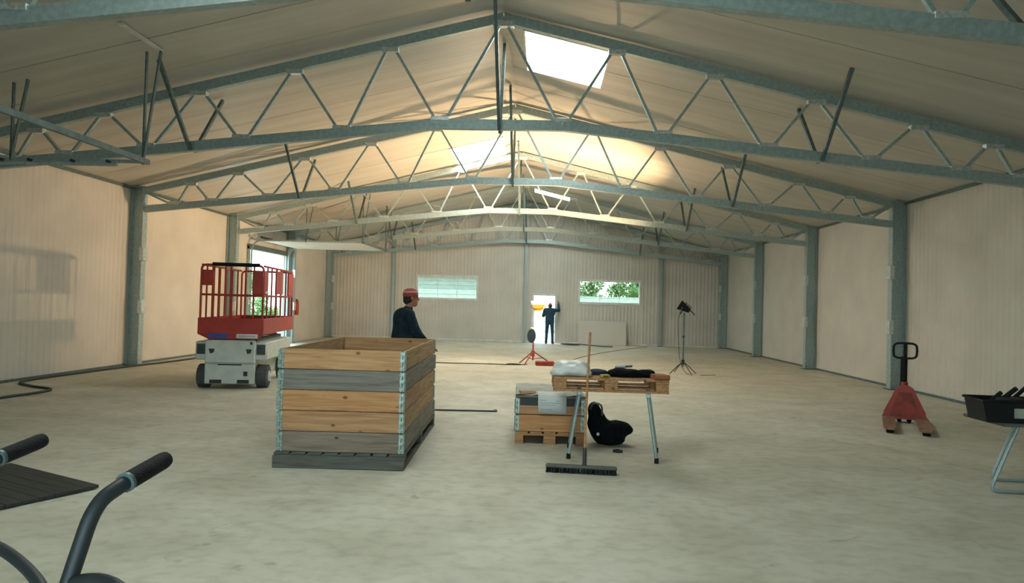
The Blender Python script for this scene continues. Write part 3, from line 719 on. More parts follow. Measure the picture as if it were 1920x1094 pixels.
for zz in (.46, .44): MB().box(-.42, .42, -.037, -.034, zz-.003, zz+.003).build('panel_seam', MT['grille'], fp)
for s_ in (-1, 1):
    pd = MB().box(s_*.40, s_*W2, .03, 2.2, .50, .82, .02).build('side_pod', MT['liftwhite'], lift)
    gr = MB().box(s_*.43, s_*.575, .022, .034, .60, .78, .003).build('grille', MT['grille'], pd)
    for k in range(6): MB().box(s_*.435, s_*.57, .012, .024, .613+k*.028, .622+k*.028, .002).build('grille_slat', MT['galv_dark'], pd)
    for yy in (.28, 1.95):
        wh = MB().lathe([(.09, -.1), (.17, -.1), (.198, -.085), (.205, -.05), (.205, .05), (.198, .085), (.17, .1), (.09, .1)], 28, 'x', (s_*.50, yy, .205)).build('wheel', MT['tyre'], lift)
        MB().lathe([(0, -.03), (.03, -.03), (.05, -.01), (.09, -.02), (.1, .0), (0, .0)], 16, 'x', (s_*.60, yy, .205), (-s_, 1, 1)).build('hub', MT['liftwhite'], wh)
        tr_ = MB()
        for k in range(18):
            a = 2*PI*k/18; c_, s2 = math.cos(a), math.sin(a)
            tr_.bar((s_*.41, yy+.2*c_, .205+.2*s2), (s_*.59, yy+.2*c_, .205+.2*s2), .016, .014, (0, c_, s2))
        tr_.build('tread', MT['tyre'], wh)
for s_ in (-1, 1):
    MB().box(s_*.36, s_*.42, .1, 2.1, .84, .885, .004).build('scissor_rail', MT['dark'], lift)
    for k, (a, b) in enumerate((((.15), (2.15)), ((2.15), (.15)))): MB().bar((s_*(.26+.06*k), a, .875), (s_*(.26+.06*k), b, .955), .04, .05).build('scissor_arm', MT['red'], lift)
PX, PY0, PY1, PZ = .52, -.03, 2.62, 1.02
MB().box(-PX, PX, PY0, PY1, PZ-.035, PZ, .004).build('platform_floor', MT['grille'], lift)
tf = MB().box(-PX-.03, PX+.03, PY0-.03, PY0, .955, 1.235, .006)
tf = tf.build('toe_board', MT['red'], lift)
sk = MB().prism([(-PX-.03, .955), (-PX+.14, .875), (PX-.05, .875), (PX+.03, .955)], PY0-.028, PY0-.004).build('front_skirt', MT['red'], lift)
MB().lathe([(0, 0), (.19, 0), (.19, .006), (0, .006)], 24, 'y', (-.20, PY0-.036, .93), (1, 1, .21)).build('maker_badge', MT['blue'], sk)
MB().box(-.33, -.07, PY0-.039, PY0-.036, .917, .943, .001).build('badge_field', MT['blue'], sk)
MB().box(.10, .46, PY0-.037, PY0-.029, .89, .965, .004).build('data_plate', MT['white'], sk)
MB().box(.14, .42, PY0-.039, PY0-.036, .917, .938, .001).build('data_text', MT['ink'], sk)
for s_ in (-1, 1): MB().box(s_*PX, s_*(PX+.03), PY0, PY1, .955, 1.235, .006).build('toe_board', MT['red'], lift)
MB().box(-PX-.03, PX+.03, PY1, PY1+.03, .955, 1.235, .006).build('toe_board', MT['red'], lift)
RT, RM = 2.16, 1.64
def rail(pts, r=.019, m='red', nm='rail'): return MB().tube(pts, r, 8).build(nm, MT[m], lift)
cc = .09
for y, s_ in ((PY0, -1), (PY1, 1)):
    rail([(-PX, y, 1.2)]+[(-PX, y, RT-cc)]+arc((-PX, y, RT-cc), (-PX, y, RT), (-PX+cc, y, RT))+arc((PX-cc, y, RT), (PX, y, RT), (PX, y, RT-cc))+[(PX, y, 1.2)], .02, 'red', 'end_guardrail')
    rail([(-PX, y, RM), (PX, y, RM)])
for x in (-.31, -.12, -.03, .22, .36): rail([(x, PY0, 1.2), (x, PY0, RT)], .016, 'red', 'post')
for s_ in (-1, 1):
    x = s_*PX
    rail([(x, PY0, RM), (x, PY1, RM)]); rail([(x, PY0+.05, RT), (x, PY1-.05, RT)], .02, 'red', 'top_rail')
    for y in (.28, .62, 1.0, 1.06, 1.45, 1.9, 2.3): rail([(x, y, 1.2), (x, y, RT)], .016, 'red', 'post')
MB().tube([(-.34, PY0, RT+.012), (.45, PY0, RT+.012)], .034, 10).build('foam_sleeve', MT['rubber'], lift)
MB().box(-.50, -.31, PY0-.03, PY0+.03, 1.80, 2.07, .012).build('document_box', MT['red'], lift)
cb = MB().box(.34, .53, PY0-.035, PY0+.30, 1.66, 2.08, .012).build('control_box', MT['red'], lift)
MB().box(.535, .548, .03, .20, 1.68, 1.72, .002).build('sticker', MT['white'], cb)
MB().box(PX+.0, PX+.03, .9, 1.5, 1.68, 2.12, .006).build('gate_sheet', MT['red'], lift)
MB().box(PX+.0, PX+.03, 2.05, 2.58, 1.66, 2.12, .006).build('gate_sheet', MT['red'], lift)
# fire extinguisher by the gate
fe = thing('fire_extinguisher', 'red fire extinguisher hung on the wall beside the open gate', 'extinguisher', (XL+.10, 25.75, 1.0))
MB().lathe([(0, 0), (.07, 0), (.085, .02), (.085, .42), (.06, .5), (.03, .53), (.03, .56), (0, .56)], 18).build('cylinder', MT['red'], fe)
MB().box(-.02, .02, -.06, .06, .56, .60, .006).build('valve', MT['dark'], fe); MB().tube(smooth_path([(0, .04, .58), (.02, .12, .5), (.03, .12, .25)]), .012, 8).build('hose', MT['rubber'], fe)
MB().box(-.10, -.07, -.03, .03, .2, .5).build('wall_bracket', MT['galv_dark'], fe)

# ================================================================== WORK LAMPS
LPX, LPY = 3.53, 17.36
lamp = thing('work_lamp', 'floodlight on a tall tripod stand in front of the corner of the gable', 'work lamp', (LPX, LPY, 0))
MB().tube([(0, 0, .18), (0, 0, 1.52)], .018, 10).build('pole', MT['galv_dark'], lamp); MB().tube([(0, 0, .9), (0, 0, .95)], .03, 10).build('clamp', MT['dark'], lamp)
MB().lathe([(.02, 0), (.04, .0), (.04, .12), (.02, .12)], 10, 'z', (0, 0, .24)).build('hub', MT['dark'], lamp)
for k in range(4):
    a = .4+k*PI/2; MB().tube([(0, 0, .30), (.16*math.cos(a), .16*math.sin(a), .2), (.38*math.cos(a), .38*math.sin(a), .012)], .011, 6).build('leg', MT['dark'], lamp)
MB().tube(smooth_path([(-.03, .02, 1.55), (-.14, .0, 1.35), (-.12, .01, .8), (-.06, .02, .3), (.1, -.1, .01), (.5, -.2, .008), (.8, 0, .008)], 5), .006, 6).build('lamp_cable', MT['cable'], lamp)
head = thing('lamp_head', None, None); head.parent = lamp; head.location = (-.04, 0, 1.67)
LDIR = Vector((-1, .30, .64)).normalized(); head.rotation_euler = LDIR.to_track_quat('X', 'Z').to_euler()
hb = MB(); n0 = [(-.20, .07, .05), (.08, .17, .12)]      # tapered reflector housing opening along +x
vs = [(x, sy*a, sz*b) for x, a, b in n0 for sy, sz in ((-1, -1), (1, -1), (1, 1), (-1, 1))]
hb.add(vs, [(0, 1, 2, 3), (0, 4, 5, 1), (1, 5, 6, 2), (2, 6, 7, 3), (3, 7, 4, 0)]); hb.build('housing', MT['black'], head)
MB().box(.03, .035, -.13, .13, -.08, .08).build('lamp_glass', MT['lampglass'], head)
for k in range(5): MB().box(-.19+.04*k, -.18+.04*k, -.09, .09, .05+.012*k, .11+.008*k, .001).build('cooling_fin', MT['dark'], head)
MB().tube(arc((-.02, -.19, 0), (-.04, -.19, -.2), (-.04, 0, -.18))+arc((-.04, 0, -.18), (-.04, .19, -.2), (-.02, .19, 0)), .01, 6).build('bracket', MT['galv_dark'], head)
MB().tube([(-.2, 0, .02), (-.30, 0, .0), (-.36, 0, -.02)], .014, 8).build('handle', MT['dark'], head)
ld = bpy.data.lights.new('halogen_light', 'AREA'); ld.shape = 'RECTANGLE'; ld.size = .26; ld.size_y = .16; ld.energy = LAMP_W; ld.color = (1, .66, .36); ld.spread = 1.9
lo = bpy.data.objects.new('halogen_light', ld); COL.objects.link(lo); lo.location = Vector((LPX-.04, LPY, 1.67))+LDIR*.10; lo.rotation_euler = LDIR.to_track_quat('-Z', 'Y').to_euler()

RX, RY = -.20, 18.75
rt = thing('tripod_lamp', 'lit floodlight on a red tripod stand standing before the gable doorway', 'work lamp', (RX, RY, 0))
MB().tube([(0, 0, .12), (0, 0, .62)], .022, 10).build('mast', MT['red'], rt); MB().lathe([(.03, 0), (.045, 0), (.045, .16), (.03, .16)], 10, 'z', (0, 0, .22)).build('hub', MT['red_dirty'], rt)
MB().tube([(0, 0, .60), (0, 0, 1.50)], .014, 10).build('upper_mast', MT['galv'], rt)
for a in (.1, 2.3, 4.3): MB().tube([(0, 0, .36), (.55*math.cos(a), .40*math.sin(a), .015)], .016, 8).build('leg', MT['red_dirty'], rt)
for a in (.1, 2.3, 4.3): MB().tube([(0, 0, .16), (.28*math.cos(a), .2*math.sin(a), .19)], .009, 6).build('strut', MT['red_dirty'], rt)
lh = MB().lathe([(0, -.05), (.17, -.05), (.19, -.03), (.19, .03), (.17, .05), (0, .05)], 20, 'y', (-.05, -.06, .78), (.62, 1, 1)).build('cable_reel', MT['cloth_blue'], rt)
MB().lathe([(0, 0), (.05, 0), (.06, .03), (0, .05)], 12, 'z', (-.05, -.06, .965)).build('reel_handle', MT['white'], lh)
L2 = Vector((.06, -.32, .92)).normalized(); h2 = thing('lamp_head', None, None); h2.parent = rt; h2.location = (.10, 0, 1.62); h2.rotation_euler = L2.to_track_quat('X', 'Z').to_euler()
hb = MB(); vs = [(x, sy*a, sz*b) for x, a, b in ((-.16, .09, .06), (.06, .18, .13)) for sy, sz in ((-1, -1), (1, -1), (1, 1), (-1, 1))]
hb.add(vs, [(0, 1, 2, 3), (0, 4, 5, 1), (1, 5, 6, 2), (2, 6, 7, 3), (3, 7, 4, 0)]); hb.build('housing', MT['yellow'], h2)
MB().box(.045, .05, -.17, .17, -.12, .12).build('lamp_glass', MT['lampglass'], h2)
MB().tube(arc((-.02, -.2, 0), (-.06, -.2, -.2), (-.06, 0, -.18))+arc((-.06, 0, -.18), (-.06, .2, -.2), (-.02, .2, 0)), .01, 6).build('bracket', MT['red_dirty'], h2)
MB().tube([(0, 0, 1.48), (.06, 0, 1.52)], .018, 8).build('head_clamp', MT['dark'], rt)
ld2 = bpy.data.lights.new('halogen_light', 'AREA'); ld2.shape = 'RECTANGLE'; ld2.size = .30; ld2.size_y = .20; ld2.energy = LAMP2_W; ld2.color = (1, .66, .36); ld2.spread = 2.0
lo2 = bpy.data.objects.new('halogen_light', ld2); COL.objects.link(lo2); lo2.location = Vector((RX+.10, RY, 1.62))+L2*.075; lo2.rotation_euler = L2.to_track_quat('-Z', 'Y').to_euler()
tb = thing('tool_case', 'flat red tool case on the floor beside the red tripod', 'tool case', (.12, 18.62, 0), .05)
MB().box(-.25, .25, -.12, .12, 0, .12, .02).build('case_body', MT['red'], tb); MB().tube(arc((-.08, -.13, .07), (0, -.18, .07), (.08, -.13, .07)), .01, 6).build('handle', MT['dark'], tb); MB().box(-.25, .25, -.123, .123, .068, .074).build('lid_seam', MT['dark'], tb)
def cable(name, label, pts, r, m='cable', cat='cable'):
    o = MB().tube(smooth_path([(x, y, r) for x, y in pts], 8), r, 6).build(name, MT[m]); return tag(o, label, cat)
cable('power_cable', 'black cable heaped and trailing away from the red tripod', [(-.35, 18.7), (-.6, 18.45), (-.9, 18.6), (-.7, 18.75), (-.5, 18.5), (-.85, 18.4), (-1.6, 18.45), (-2.6, 18.35), (-3.6, 18.4)], .013)
cable('power_cable', 'thin reddish brown lead running from the red tripod towards the gable wall', [(.35, 18.6), (.7, 19.6), (1.3, 22), (2.2, 24.5), (3.4, 27.2), (4.4, 28.9)], .009, 'red_dirty')
cable('power_cable', 'black cable loops on the floor by the worker at the gable wall', [(.85, 29.1), (1.1, 29.35), (1.5, 29.2), (1.3, 28.7), (.95, 28.9), (1.2, 29.3), (1.6, 28.9), (1.35, 28.5), (1.05, 28.8), (1.5, 29.3), (1.9, 29.0), (2.4, 28.2), (2.9, 28.1)], .02)
cable('air_hose', 'dark hose looping out from the ribbed wall foot onto the floor', [(-7.7, 8.6), (-7.95, 9.9), (-7.88, 10.5), (-7.95, 11.0), (-8.5, 11.3), (-9.02, 11.7), (-9.15, 12.4), (-9.1, 13.5), (-9.0, 15), (-8.85, 16.3), (-8.8, 17.6), (-8.7, 20.5)], .022, 'hose', 'hose')

# ================================================================== FAR WALL ITEMS
wbd = thing('white_board', 'large white sheet leaning against the gable wall under the window', 'board', (2.6, YF-.30, 0)); o = MB().box(-1.01, 1.01, -.012, .012, 0, 1.03, .003).build('sheet', MT['wall_flat'], wbd); o.rotation_euler = (math.radians(-12), 0, 0)
MB().box(-1.0, 1.0, -.016, -.012, 1.0, 1.02, .001).build('edge_strip', MT['white'], o)

# ================================================================== PALLET TRUCK
jd = Vector((.42, .91, 0)).normalized(); jrz = math.atan2(jd.y, jd.x)-PI/2
jk = thing('pallet_truck', 'red hand pallet truck with black loop handle by the side wall', 'pallet truck', (4.93, 9.50, 0), jrz)   # origin between the fork tips, +y towards the pump
for s_ in (-1, 1):
    x = s_*.215
    f = MB(); 
    f.add([(x-.055, 0, .055), (x+.055, 0, .055), (x+.055, 0, .075), (x-.055, 0, .075), (x-.08, .14, .05), (x+.08, .14, .05), (x+.08, .14, .095), (x-.08, .14, .095), (x-.08, 1.18, .045), (x+.08, 1.18, .045), (x+.08, 1.18, .105), (x-.08, 1.18, .105)],
          [(0, 1, 2, 3), (0, 4, 5, 1), (1, 5, 6, 2), (2, 6, 7, 3), (3, 7, 4, 0), (4, 8, 9, 5), (5, 9, 10, 6), (6, 10, 11, 7), (7, 11, 8, 4), (11, 10, 9, 8)])
    fk = f.build('fork', MT['fork'], jk, smooth=False)
    for yy in (.10, .19): MB().lathe([(0, -.045), (.034, -.045), (.038, -.035), (.038, .035), (.034, .045), (0, .045)], 14, 'x', (x, yy, .038)).build('load_roller', MT['black'], fk)
bp_ = MB().prism([(-.29, .06), (.29, .06), (.27, .17), (.11, .52), (.05, .56), (-.05, .56), (-.11, .52), (-.27, .17)], 1.16, 1.21).build('load_plate', MT['red'], jk)
MB().prism([(-.20, .10), (.20, .10), (.08, .46), (-.08, .46)], 1.148, 1.16).build('plate_stiffener', MT['red_dirty'], jk)
MB().lathe([(.06, .10), (.07, .12), (.07, .42), (.045, .5), (.045, .60), (0, .60)], 16, 'z', (0, 1.29, 0)).build('pump_cylinder', MT['red_dirty'], jk)
for s_ in (-1, 1): MB().lathe([(0, -.03), (.07, -.03), (.09, -.022), (.09, .022), (.07, .03), (0, .03)], 18, 'x', (s_*.065, 1.29, .09)).build('steering_wheel', MT['black'], jk)
MB().bar((-.04, 1.36, .50), (-.04, 1.30, .98), .03, .035, (1, 0, 0)).build('tiller', MT['black'], jk)
MB().tube([(0, 1.36, .50), (0, 1.30, .97)], .034, 8).build('tiller_post', MT['black'], jk)
lp = []
for ang in range(16):
    a = 2*PI*ang/16; c_, s2 = math.cos(a), math.sin(a); ex = 4
    lp.append((.155*math.copysign(abs(c_)**(2/ex), c_), 1.29-.02*s2, 1.07+.115*math.copysign(abs(s2)**(2/ex), s2)))
ho = MB().tube(lp, .017, 8, closed=True).build('loop_handle', MT['black'], jk)
MB().tube([(0, 1.30, .95), (0, 1.27, 1.17)], .026, 8).build('handle_stem', MT['black'], ho); MB().box(-.02, .03, 1.265, 1.285, 1.06, 1.1, .003).build('release_lever', MT['red_dirty'], ho)

# ================================================================== TOOL TABLE AT THE RIGHT
ttx, tty = 4.05, 6.52
tt = thing('folding_table', 'low folding table with bent tube legs under the black toolbox', 'table', (ttx, tty, 0))
MB().box(.16, 1.45, -.04, .58, .615, .645, .006).build('table_top', MT['dark_w'], tt)
for yy, ins in ((.03, 0), (.50, .30)):
    for x0, s_ in ((.33+ins, -1), (1.25-ins*.4, 1)):
        path = [(x0, yy, .615), (x0+s_*.13, yy, .30), (x0+s_*.215, yy, .095)]+arc((x0+s_*.215, yy, .095), (x0+s_*.25, yy, .017), (x0+s_*.17, yy, .017))[1:]+[(.79, yy, .017)]
        MB().tube(path, .0155, 10).build('leg', MT['galv'], tt)
bx = thing('tool_box', 'open black plastic toolbox with tools on the folding table', 'toolbox', (ttx+.30, tty+.13, .646), math.radians(-3))
b_ = MB(); b_.prism([(-.25, .0), (.36, .0), (.40, .20), (-.29, .20)], -.14, -.13); b_.prism([(-.25, .0), (.36, .0), (.40, .20), (-.29, .20)], .17, .18)
b_.bar((-.25, .02, .005), (.36, .02, .005), .31, .01); b_.bar((-.25, .02, 0), (-.29, .02, .2), .31, .012, (1, 0, 0)); b_.bar((.36, .02, 0), (.40, .02, .2), .31, .012, (1, 0, 0))
b_.build('box_body', MT['black'], bx); MB().tube([(-.30, -.145, .2), (.41, -.145, .2), (.41, .185, .2), (-.30, .185, .2)], .013, 8, closed=True).build('box_rim', MT['black'], bx)
MB().box(-.03, .14, -.150, -.140, .045, .135, .004).build('box_label', MT['film'], bx)
for k, (x0, z0, x1, z1, r) in enumerate(((-.22, .12, -.05, .26, .02), (-.15, .1, .1, .30, .022), (0, .12, .2, .31, .018), (.1, .12, .3, .26, .02))):
    MB().tube([(x0, .0+.03*k, z0), (x1, .02+.03*k, z1)], r, 8).build('tool_handle', MT['rubber'], bx)
MB().box(-.12, .12, -.06, .06, .16, .22, .02).build('tool_tray', MT['dark'], bx)
wr_ = thing('white_carton', 'small white carton beside the toolbox on the folding table', 'box', (ttx+.86, tty+.03, .645), .1); MB().box(-.12, .12, -.06, -.01, 0, .19, .004).build('carton_body', MT['white'], wr_); MB().box(-.12, .12, -.062, -.059, .14, .145).build('flap_seam', MT['ink'], wr_)

# ================================================================== HAND TRUCK AND BOARD
def pix(px, py, depth):
    """point at a camera depth along a pixel's direction; used for the hand truck, whose height and tube size set the depth"""
    return Vector((0, 0, CAM_Z))+(CR*((px-960)/F_PX)-CU*((py-547)/F_PX)+CF)*depth
ht = thing('hand_truck', 'steel hand truck with black rubber grips on two bent handles', 'hand truck', (-.95, 1.0, 0))
O = Vector((-.95, 1.0, 0))
tipR, rootR, bendR, lowR = pix(310, 862, 1.36), pix(238, 904, 1.24), pix(178, 944, 1.18), pix(128, 1094, 1.14)
off = pix(80, 826, 1.58)-tipR
dn = (lowR-bendR).normalized()
foot = bendR+dn*((bendR.z-.16)/-dn.z)
for k in (0, 1):
    d = off*k-O
    p = [tipR+d+(rootR-tipR)*.3, rootR+d]+[q+d for q in arc(rootR+(bendR-rootR)*.55, bendR, bendR+(lowR-bendR)*.35, 6)]+[lowR+d, foot+d]
    MB().tube(p, .0135, 12).build('side_rail', MT['dark'], ht)
    gp = MB().tube([rootR+d-(tipR-rootR)*.02, rootR+d+(tipR-rootR)*.08, rootR+d+(tipR-rootR)*.9, tipR+d, tipR+d+(tipR-rootR).normalized()*.006], [.0165, .0170, .0170, .0155, .008], 14).build('rubber_grip', MT['rubber'], ht)
    MB().tube([rootR+d-(tipR-rootR)*.05, rootR+d+(tipR-rootR)*.01], .0178, 14).build('grip_collar', MT['galv_dark'], gp)
fl = foot-O
wdir = off.normalized(); wdir.z = 0; wdir.normalize(); fdir = Vector((wdir.y, -wdir.x, 0))      # axle direction and the side the plate points to
for k, ext in ((0, -1), (1, 1)):
    c = fl+off*k+wdir*(.07*ext); c.z = .13
    ring = []
    wm = MB(); rings = [(.05, -.025), (.10, -.03), (.126, -.018), (.13, 0), (.126, .018), (.10, .03), (.05, .025), (.05, -.025)]
    n = 22; vs = []; fs = []
    for r, a in rings:
        for q in range(n):
            t_ = 2*PI*q/n; v = c+wdir*a+fdir*(r*math.cos(t_))+Vector((0, 0, r*math.sin(t_))); vs.append(v)
    for i in range(len(rings)-1):
        for q in range(n): fs.append((i*n+q, i*n+(q+1) % n, (i+1)*n+(q+1) % n, (i+1)*n+q))
    wm.add(vs, fs).build('wheel', MT['tyre'], ht)
    MB().tube([c-wdir*.03, c+wdir*.03], .05, 14).build('wheel_rim', MT['galv_dark'], ht)
ax0 = fl-wdir*.1; ax0.z = .13; ax1 = fl+off+wdir*.1; ax1.z = .13
MB().tube([ax0, ax1], .012, 8).build('axle', MT['galv_dark'], ht)
for fr_ in (.25, .62):
    a = (bendR-O)+dn*((bendR-foot).length*fr_); b = a+off
    mid = (a+b)/2-fdir*.10+Vector((0, 0, .03)); MB().tube(arc(a, mid, b, 8), .011, 8).build('crossbar', MT['dark'], ht)
MB().tube(smooth_path([(bendR+off+dn*.06)-O, pix(-60, 1003, 1.42)-O, pix(0, 1029, 1.34)-O, pix(45, 1062, 1.28)-O, pix(76, 1100, 1.22)-O, pix(94, 1150, 1.16)-O, pix(100, 1185, 1.13)-O], 6), .011, 10).build('curved_brace', MT['dark'], ht)
MB().tube(arc(pix(132, 1092, 1.14)-O, pix(215, 1070, 1.08)-O, pix(242, 1125, 1.04)-O, 8)+[(pix(215, 1200, 1.03)-O), (pix(100, 1260, 1.08)-O)], .009, 10).build('side_loop', MT['dark'], ht)
c0 = fl+Vector((0, 0, -fl.z)); Pm = MB()
q = [c0, c0+off, c0+off-fdir*-.24, c0-fdir*-.24]
Pm.add([Vector((v.x, v.y, .004)) for v in q]+[Vector((v.x, v.y, .012)) for v in q], [(3, 2, 1, 0), (4, 5, 6, 7), (0, 1, 5, 4), (1, 2, 6, 5), (2, 3, 7, 6), (3, 0, 4, 7)])
Pm.build('toe_plate', MT['dark'], ht)
for k in (0, 1): MB().tube([fl+off*k, Vector((fl.x+off.x*k, fl.y+off.y*k, .01))+fdir*.0], .0135, 8).build('rail_foot', MT['dark'], ht)
# dark board on the floor
bd = thing('plywood_board', 'dark planked plywood board lying on the floor behind the hand truck', 'board', (-3.58, 5.56, 0), math.radians(180-26))
for i in range(8): MB().box(.0, 1.35, i*.115+.002, (i+1)*.115-.002, .012, .036+random.uniform(0, .002), .003).build('plank', MT['board'], bd)
for x in (.05, 1.2): MB().box(x, x+.07, .01, .91, 0, .012, .001).build('batten', MT['board'], bd)

# ================================================================== PEOPLE
def hand(s, wrist, dirv, up, t, curl=.5, side=1):
    """palm, four unequal fingers bent at the knuckle and a thumb leaving the side of the palm"""
    w_ = np.array(wrist, float); d = np.array(dirv, float); d /= np.linalg.norm(d); u = np.array(up, float); u -= d*(u@d); u /= np.linalg.norm(u); l = np.cross(u, d)*side
    pc = w_+d*.05
    s.cone(w_, w_+d*.04, .026, .03, .02, t); s.cone(pc-l*.022, pc+d*.035-l*.024, .019, .017, .012, t); s.cone(pc+l*.022, pc+d*.035+l*.026, .019, .017, .012, t); s.cone(pc, pc+d*.04, .02, .018, .012, t)
    for k, (off_, ln) in enumerate(((-.034, .060), (-.012, .074), (.011, .078), (.033, .068))):
        b = pc+d*.045+l*off_; m = b+d*ln*.5-u*.012*curl; e = m+d*ln*(.5-.25*curl)-u*ln*.5*curl
        s.cone(b, m, .0095, .009, .004, t); s.cone(m, e, .009, .0075, .004, t)
    b = pc+l*.03-d*.02; m = b+l*.028+d*.03-u*.01; s.cone(b, m, .0125, .011, .01, t); s.cone(m, m+d*.03+l*.004-u*.008, .0105, .009, .006, t)
def person(name, label, loc, rz, cloth, legcloth, lean, armL, armR, headf, capcol, step=0.0, h=.0095, bulk=1.0):
    """standing figure facing +x; arms are (elbow, wrist, hand direction)"""
    s = SDF(); lx = lean
    for sd in (-1, 1):
        st_ = step*sd
        hip = (-.03, sd*.095, .93); knee = (.02+st_*.5, sd*.12, .50); ank = (-.03+st_, sd*.135, .10)
        s.chain([hip, knee, ank], [.092, .066, .056], .04, 1)
        s.chain([(ank[0]-.035, ank[1], .05), (ank[0]+.10, ank[1]+sd*.015, .045), (ank[0]+.19, ank[1]+sd*.02, .036)], [.048, .046, .036], .03, 2); s.cone(ank, (ank[0]-.02, ank[1], .06), .052, .05, .03, 2)
    s.ell((-.03, 0, .96), (.125, .175, .13), .06, 0 if cloth == legcloth else 1)
    s.ell((-.02+lx*.25, 0, 1.10), (.13*bulk, .17*bulk, .18), .07, 0); s.ell((-.02+lx*.6, 0, 1.30), (.135*bulk, .19*bulk, .18), .07, 0); s.ell((-.05+lx*.7, 0, 1.40), (.105*bulk, .17*bulk, .115), .06, 0)
    sh = -.01+lx*.8
    s.cone((sh, -.15*bulk, 1.43), (sh, .15*bulk, 1.43), .066*bulk, .066*bulk, .05, 0)
    s.cone((sh, 0, 1.44), (sh+.03, 0, 1.49), .072, .062, .03, 0)                       # collar
    for sd, (el, wr2, hdv) in ((1, armL), (-1, armR)):
        s.chain([(sh, sd*.185*bulk, 1.41), el, wr2], [.068*bulk, .056*bulk, .044], .035, 0); hand(s, wr2, hdv, (0, 0, 1), 3, .5, sd)
    hx, hz = headf[0], headf[1]; nx2 = sh+.02
    s.cone((nx2, 0, 1.45), (hx-.02, 0, hz-.09), .058, .052, .02, 3)
    s.ell((hx-.012, 0, hz+.03), (.098, .077, .095), .03, 3); s.ell((hx+.03, 0, hz-.045), (.066, .058, .082), .03, 3)
    s.cone((hx+.065, 0, hz-.108), (hx+.072, 0, hz-.10), .022, .022, .02, 3)            # chin
    s.cone((hx+.088, 0, hz+.005), (hx+.112, 0, hz-.028), .010, .015, .012, 3)          # nose
    s.cone((hx+.085, -.04, hz+.022), (hx+.085, .04, hz+.022), .012, .012, .015, 3)     # brow
    s.cone((hx+.086, -.02, hz-.066), (hx+.086, .02, hz-.066), .010, .010, .008, 3)     # lips
    for sd in (-1, 1): s.ell((hx-.005, sd*.077, hz-.012), (.022, .012, .033), .008, 3)
    body = s.build(name, [MT[cloth], MT[legcloth], MT['boot'], MT['skin']], None, h)
    body.location = loc; body.rotation_euler = (0, 0, rz); tag(body, label, 'person')
    for sd in (-1, 1): MB().lathe([(0, -.011), (.008, -.008), (.011, 0), (.008, .008), (0, .011)], 10, 'z', (hx+.080, sd*.030, hz-.002)).build('eye', MT['eye'], body)
    MB().bar((hx+.0945, -.019, hz-.067), (hx+.0945, .019, hz-.067), .006, .004).build('mouth', MT['hair'], body)
    s2 = SDF(); s2.ell((hx-.035, 0, hz+.0), (.083, .083, .085), .02); s2.ell((hx-.06, 0, hz-.055), (.05, .062, .045), .03); s2.build('hair', [MT['hair']], body, .008)
    if capcol:
        prof = [(.108, 0), (.110, .03), (.104, .06), (.085, .088), (.05, .105), (0, .111)]
        cp = MB().lathe(prof, 26, 'z', (hx-.012, 0, hz+.028), (1, .82, 1)).build('cap', MT[capcol], body)
        MB().lathe([(.1085, .040), (.1095, .045), (.1035, .066), (.101, .068), (.1085, .040)], 26, 'z', (hx-.012, 0, hz+.028), (1.02, .84, 1)).build('cap_stripe', MT['capband'], cp)
        MB().lathe([(.109, -.012), (.113, -.008), (.113, .018), (.109, .022), (.109, -.012)], 26, 'z', (hx-.012, 0, hz+.028), (1, .82, 1)).build('cap_band', MT[capcol], cp)
    return body
person('person', 'person in dark navy workwear and a red striped cap standing behind the tall crate', (-2.0, 9.95, 0), math.radians(24), 'navy', 'trouser', .07,
       ((.14, .27, 1.16), (.33, .20, 1.00), (.8, -.1, -.4)), ((.14, -.27, 1.17), (.34, -.20, .99), (.8, .1, -.4)), (.115, 1.665), 'capred', bulk=1.17)
person('person', 'person in blue overalls with one arm raised standing in the gable doorway', (.36, YF-.42, 0), math.radians(86), 'blue_cloth', 'blue_cloth', .02,
       ((.10, .28, 1.18), (.25, .18, 1.25), (.6, -.4, .2)), ((.16, -.36, 1.42), (.22, -.34, 1.66), (.2, .1, .9)), (.07, 1.60), None, .04, .011, 1.15)

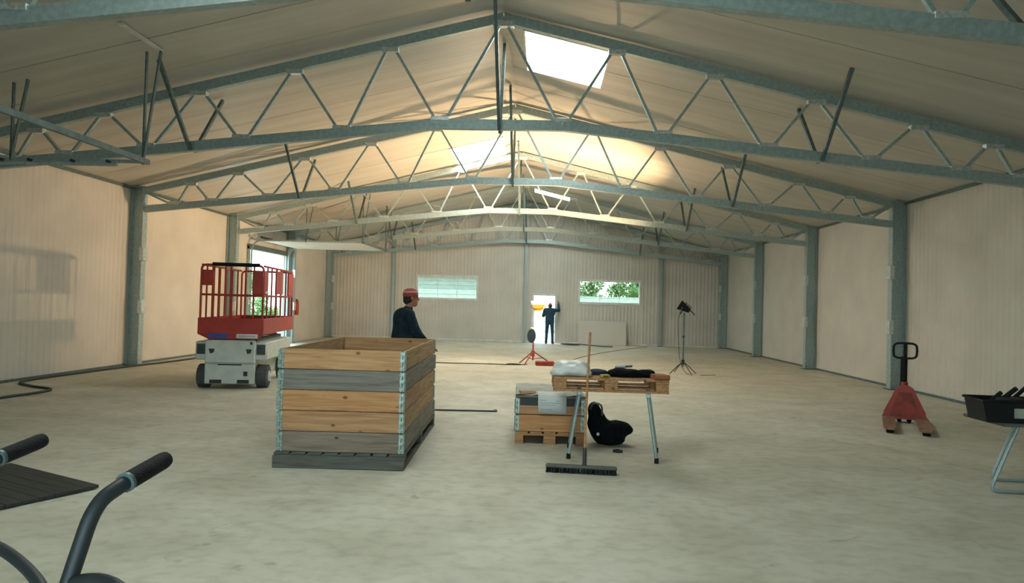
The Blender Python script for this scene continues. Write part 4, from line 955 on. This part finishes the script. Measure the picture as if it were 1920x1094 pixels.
# ================================================================== OUTSIDE
def leaf_crown(n, R_, hgt, z0):
    vs = []; fs = []
    cl_ = [(rng.normal(0, .45, 3)*np.array([R_, R_, hgt*.45])+np.array([0, 0, z0+hgt*.5]), rng.uniform(.35, .7)*R_*.7) for _ in range(26)]
    for i in range(n):
        c, r = cl_[i % 26]; d = rng.normal(0, 1, 3); d /= np.linalg.norm(d); p = c+d*r*rng.uniform(.6, 1)
        a = rng.normal(0, 1, 3); a /= np.linalg.norm(a); b = np.cross(a, d); b /= np.linalg.norm(b)+1e-6; sz = rng.uniform(.09, .17)
        k = len(vs); vs += [tuple(p-a*sz), tuple(p+b*sz*.5), tuple(p+a*sz), tuple(p-b*sz*.5)]; fs.append((k, k+1, k+2, k+3))
    return MB().add(vs, fs).mesh('foliage', MT['leaf'], False)
crowns = [leaf_crown(3500, 2.0, 4.0, .8), leaf_crown(3500, 1.6, 3.2, .4)]
trunk = MB().tube([(0, 0, -.05), (.05, 0, 1.2), (0, .05, 2.6)], [.14, .11, .06], 8).mesh('trunk', MT['bark'])
def tree(x, y, k, sc, label, group):
    t = thing('leafy_tree', label, 'tree', (x, y, -.04), random.uniform(0, 6), group); t.scale = (sc, sc, sc)
    link('foliage', crowns[k], t)['kind'] = 'stuff'; link('trunk', trunk, t)
for x, y, k, sc, lb in ((-17.5, 38, 0, .9, 'broad sunlit green tree outside the open gate'), (-24, 46, 1, 1.4, 'tall sunlit green tree far outside the open gate'), (-13.0, 32.0, 1, .5, 'small sunlit bush-like tree close to the open gate')): tree(x, y, k, sc, lb, 'trees outside the gate')
for x, y, k, sc, lb in ((-.2, 51, 0, .9, 'green tree behind the pale wall, seen through the gable doorway'), (3.4, 50.5, 1, 1.0, 'green tree by the doorway side of the gable window above the white board'), (7.9, 56, 0, 1.1, 'green tree by the outer side of the gable window above the white board')): tree(x, y, k, sc, lb, 'trees behind the gable')
ow = thing('garden_wall', 'low pale rendered wall outside beyond the gable windows', 'wall', (0, 46, -.04)); MB().box(-16, 9.5, 0, .25, 0, 2.25, .01).build('wall_body', MT['render_w'], ow); MB().box(-16.05, 9.55, -.05, .3, 2.25, 2.33, .01).build('coping', MT['white'], ow)
oh = thing('neighbour_shed', 'pale shed outside beyond the gable window by the capped man', 'building', (-8.5, 52, -.04)); MB().box(-5, 5, 0, 6, 0, 3.6, .02).build('shed_wall', MT['render_w'], oh)  # added shed, stands in for the overexposed view outside
MB().prism([(-5.4, 3.6), (5.4, 3.6), (0, 5.4)], -.4, 6.4).build('shed_roof', MT['white'], oh)
for k in range(12): MB().box(-5.02, 5.02, -.05+random.uniform(-.01, .01), -.002, .3*k+.01, .3*k+.29, .01).build('cladding_board', MT['render_w' if random.random() < .55 else 'weather_board'], oh)  # mixed board tones paint the pale streaks of that bright view
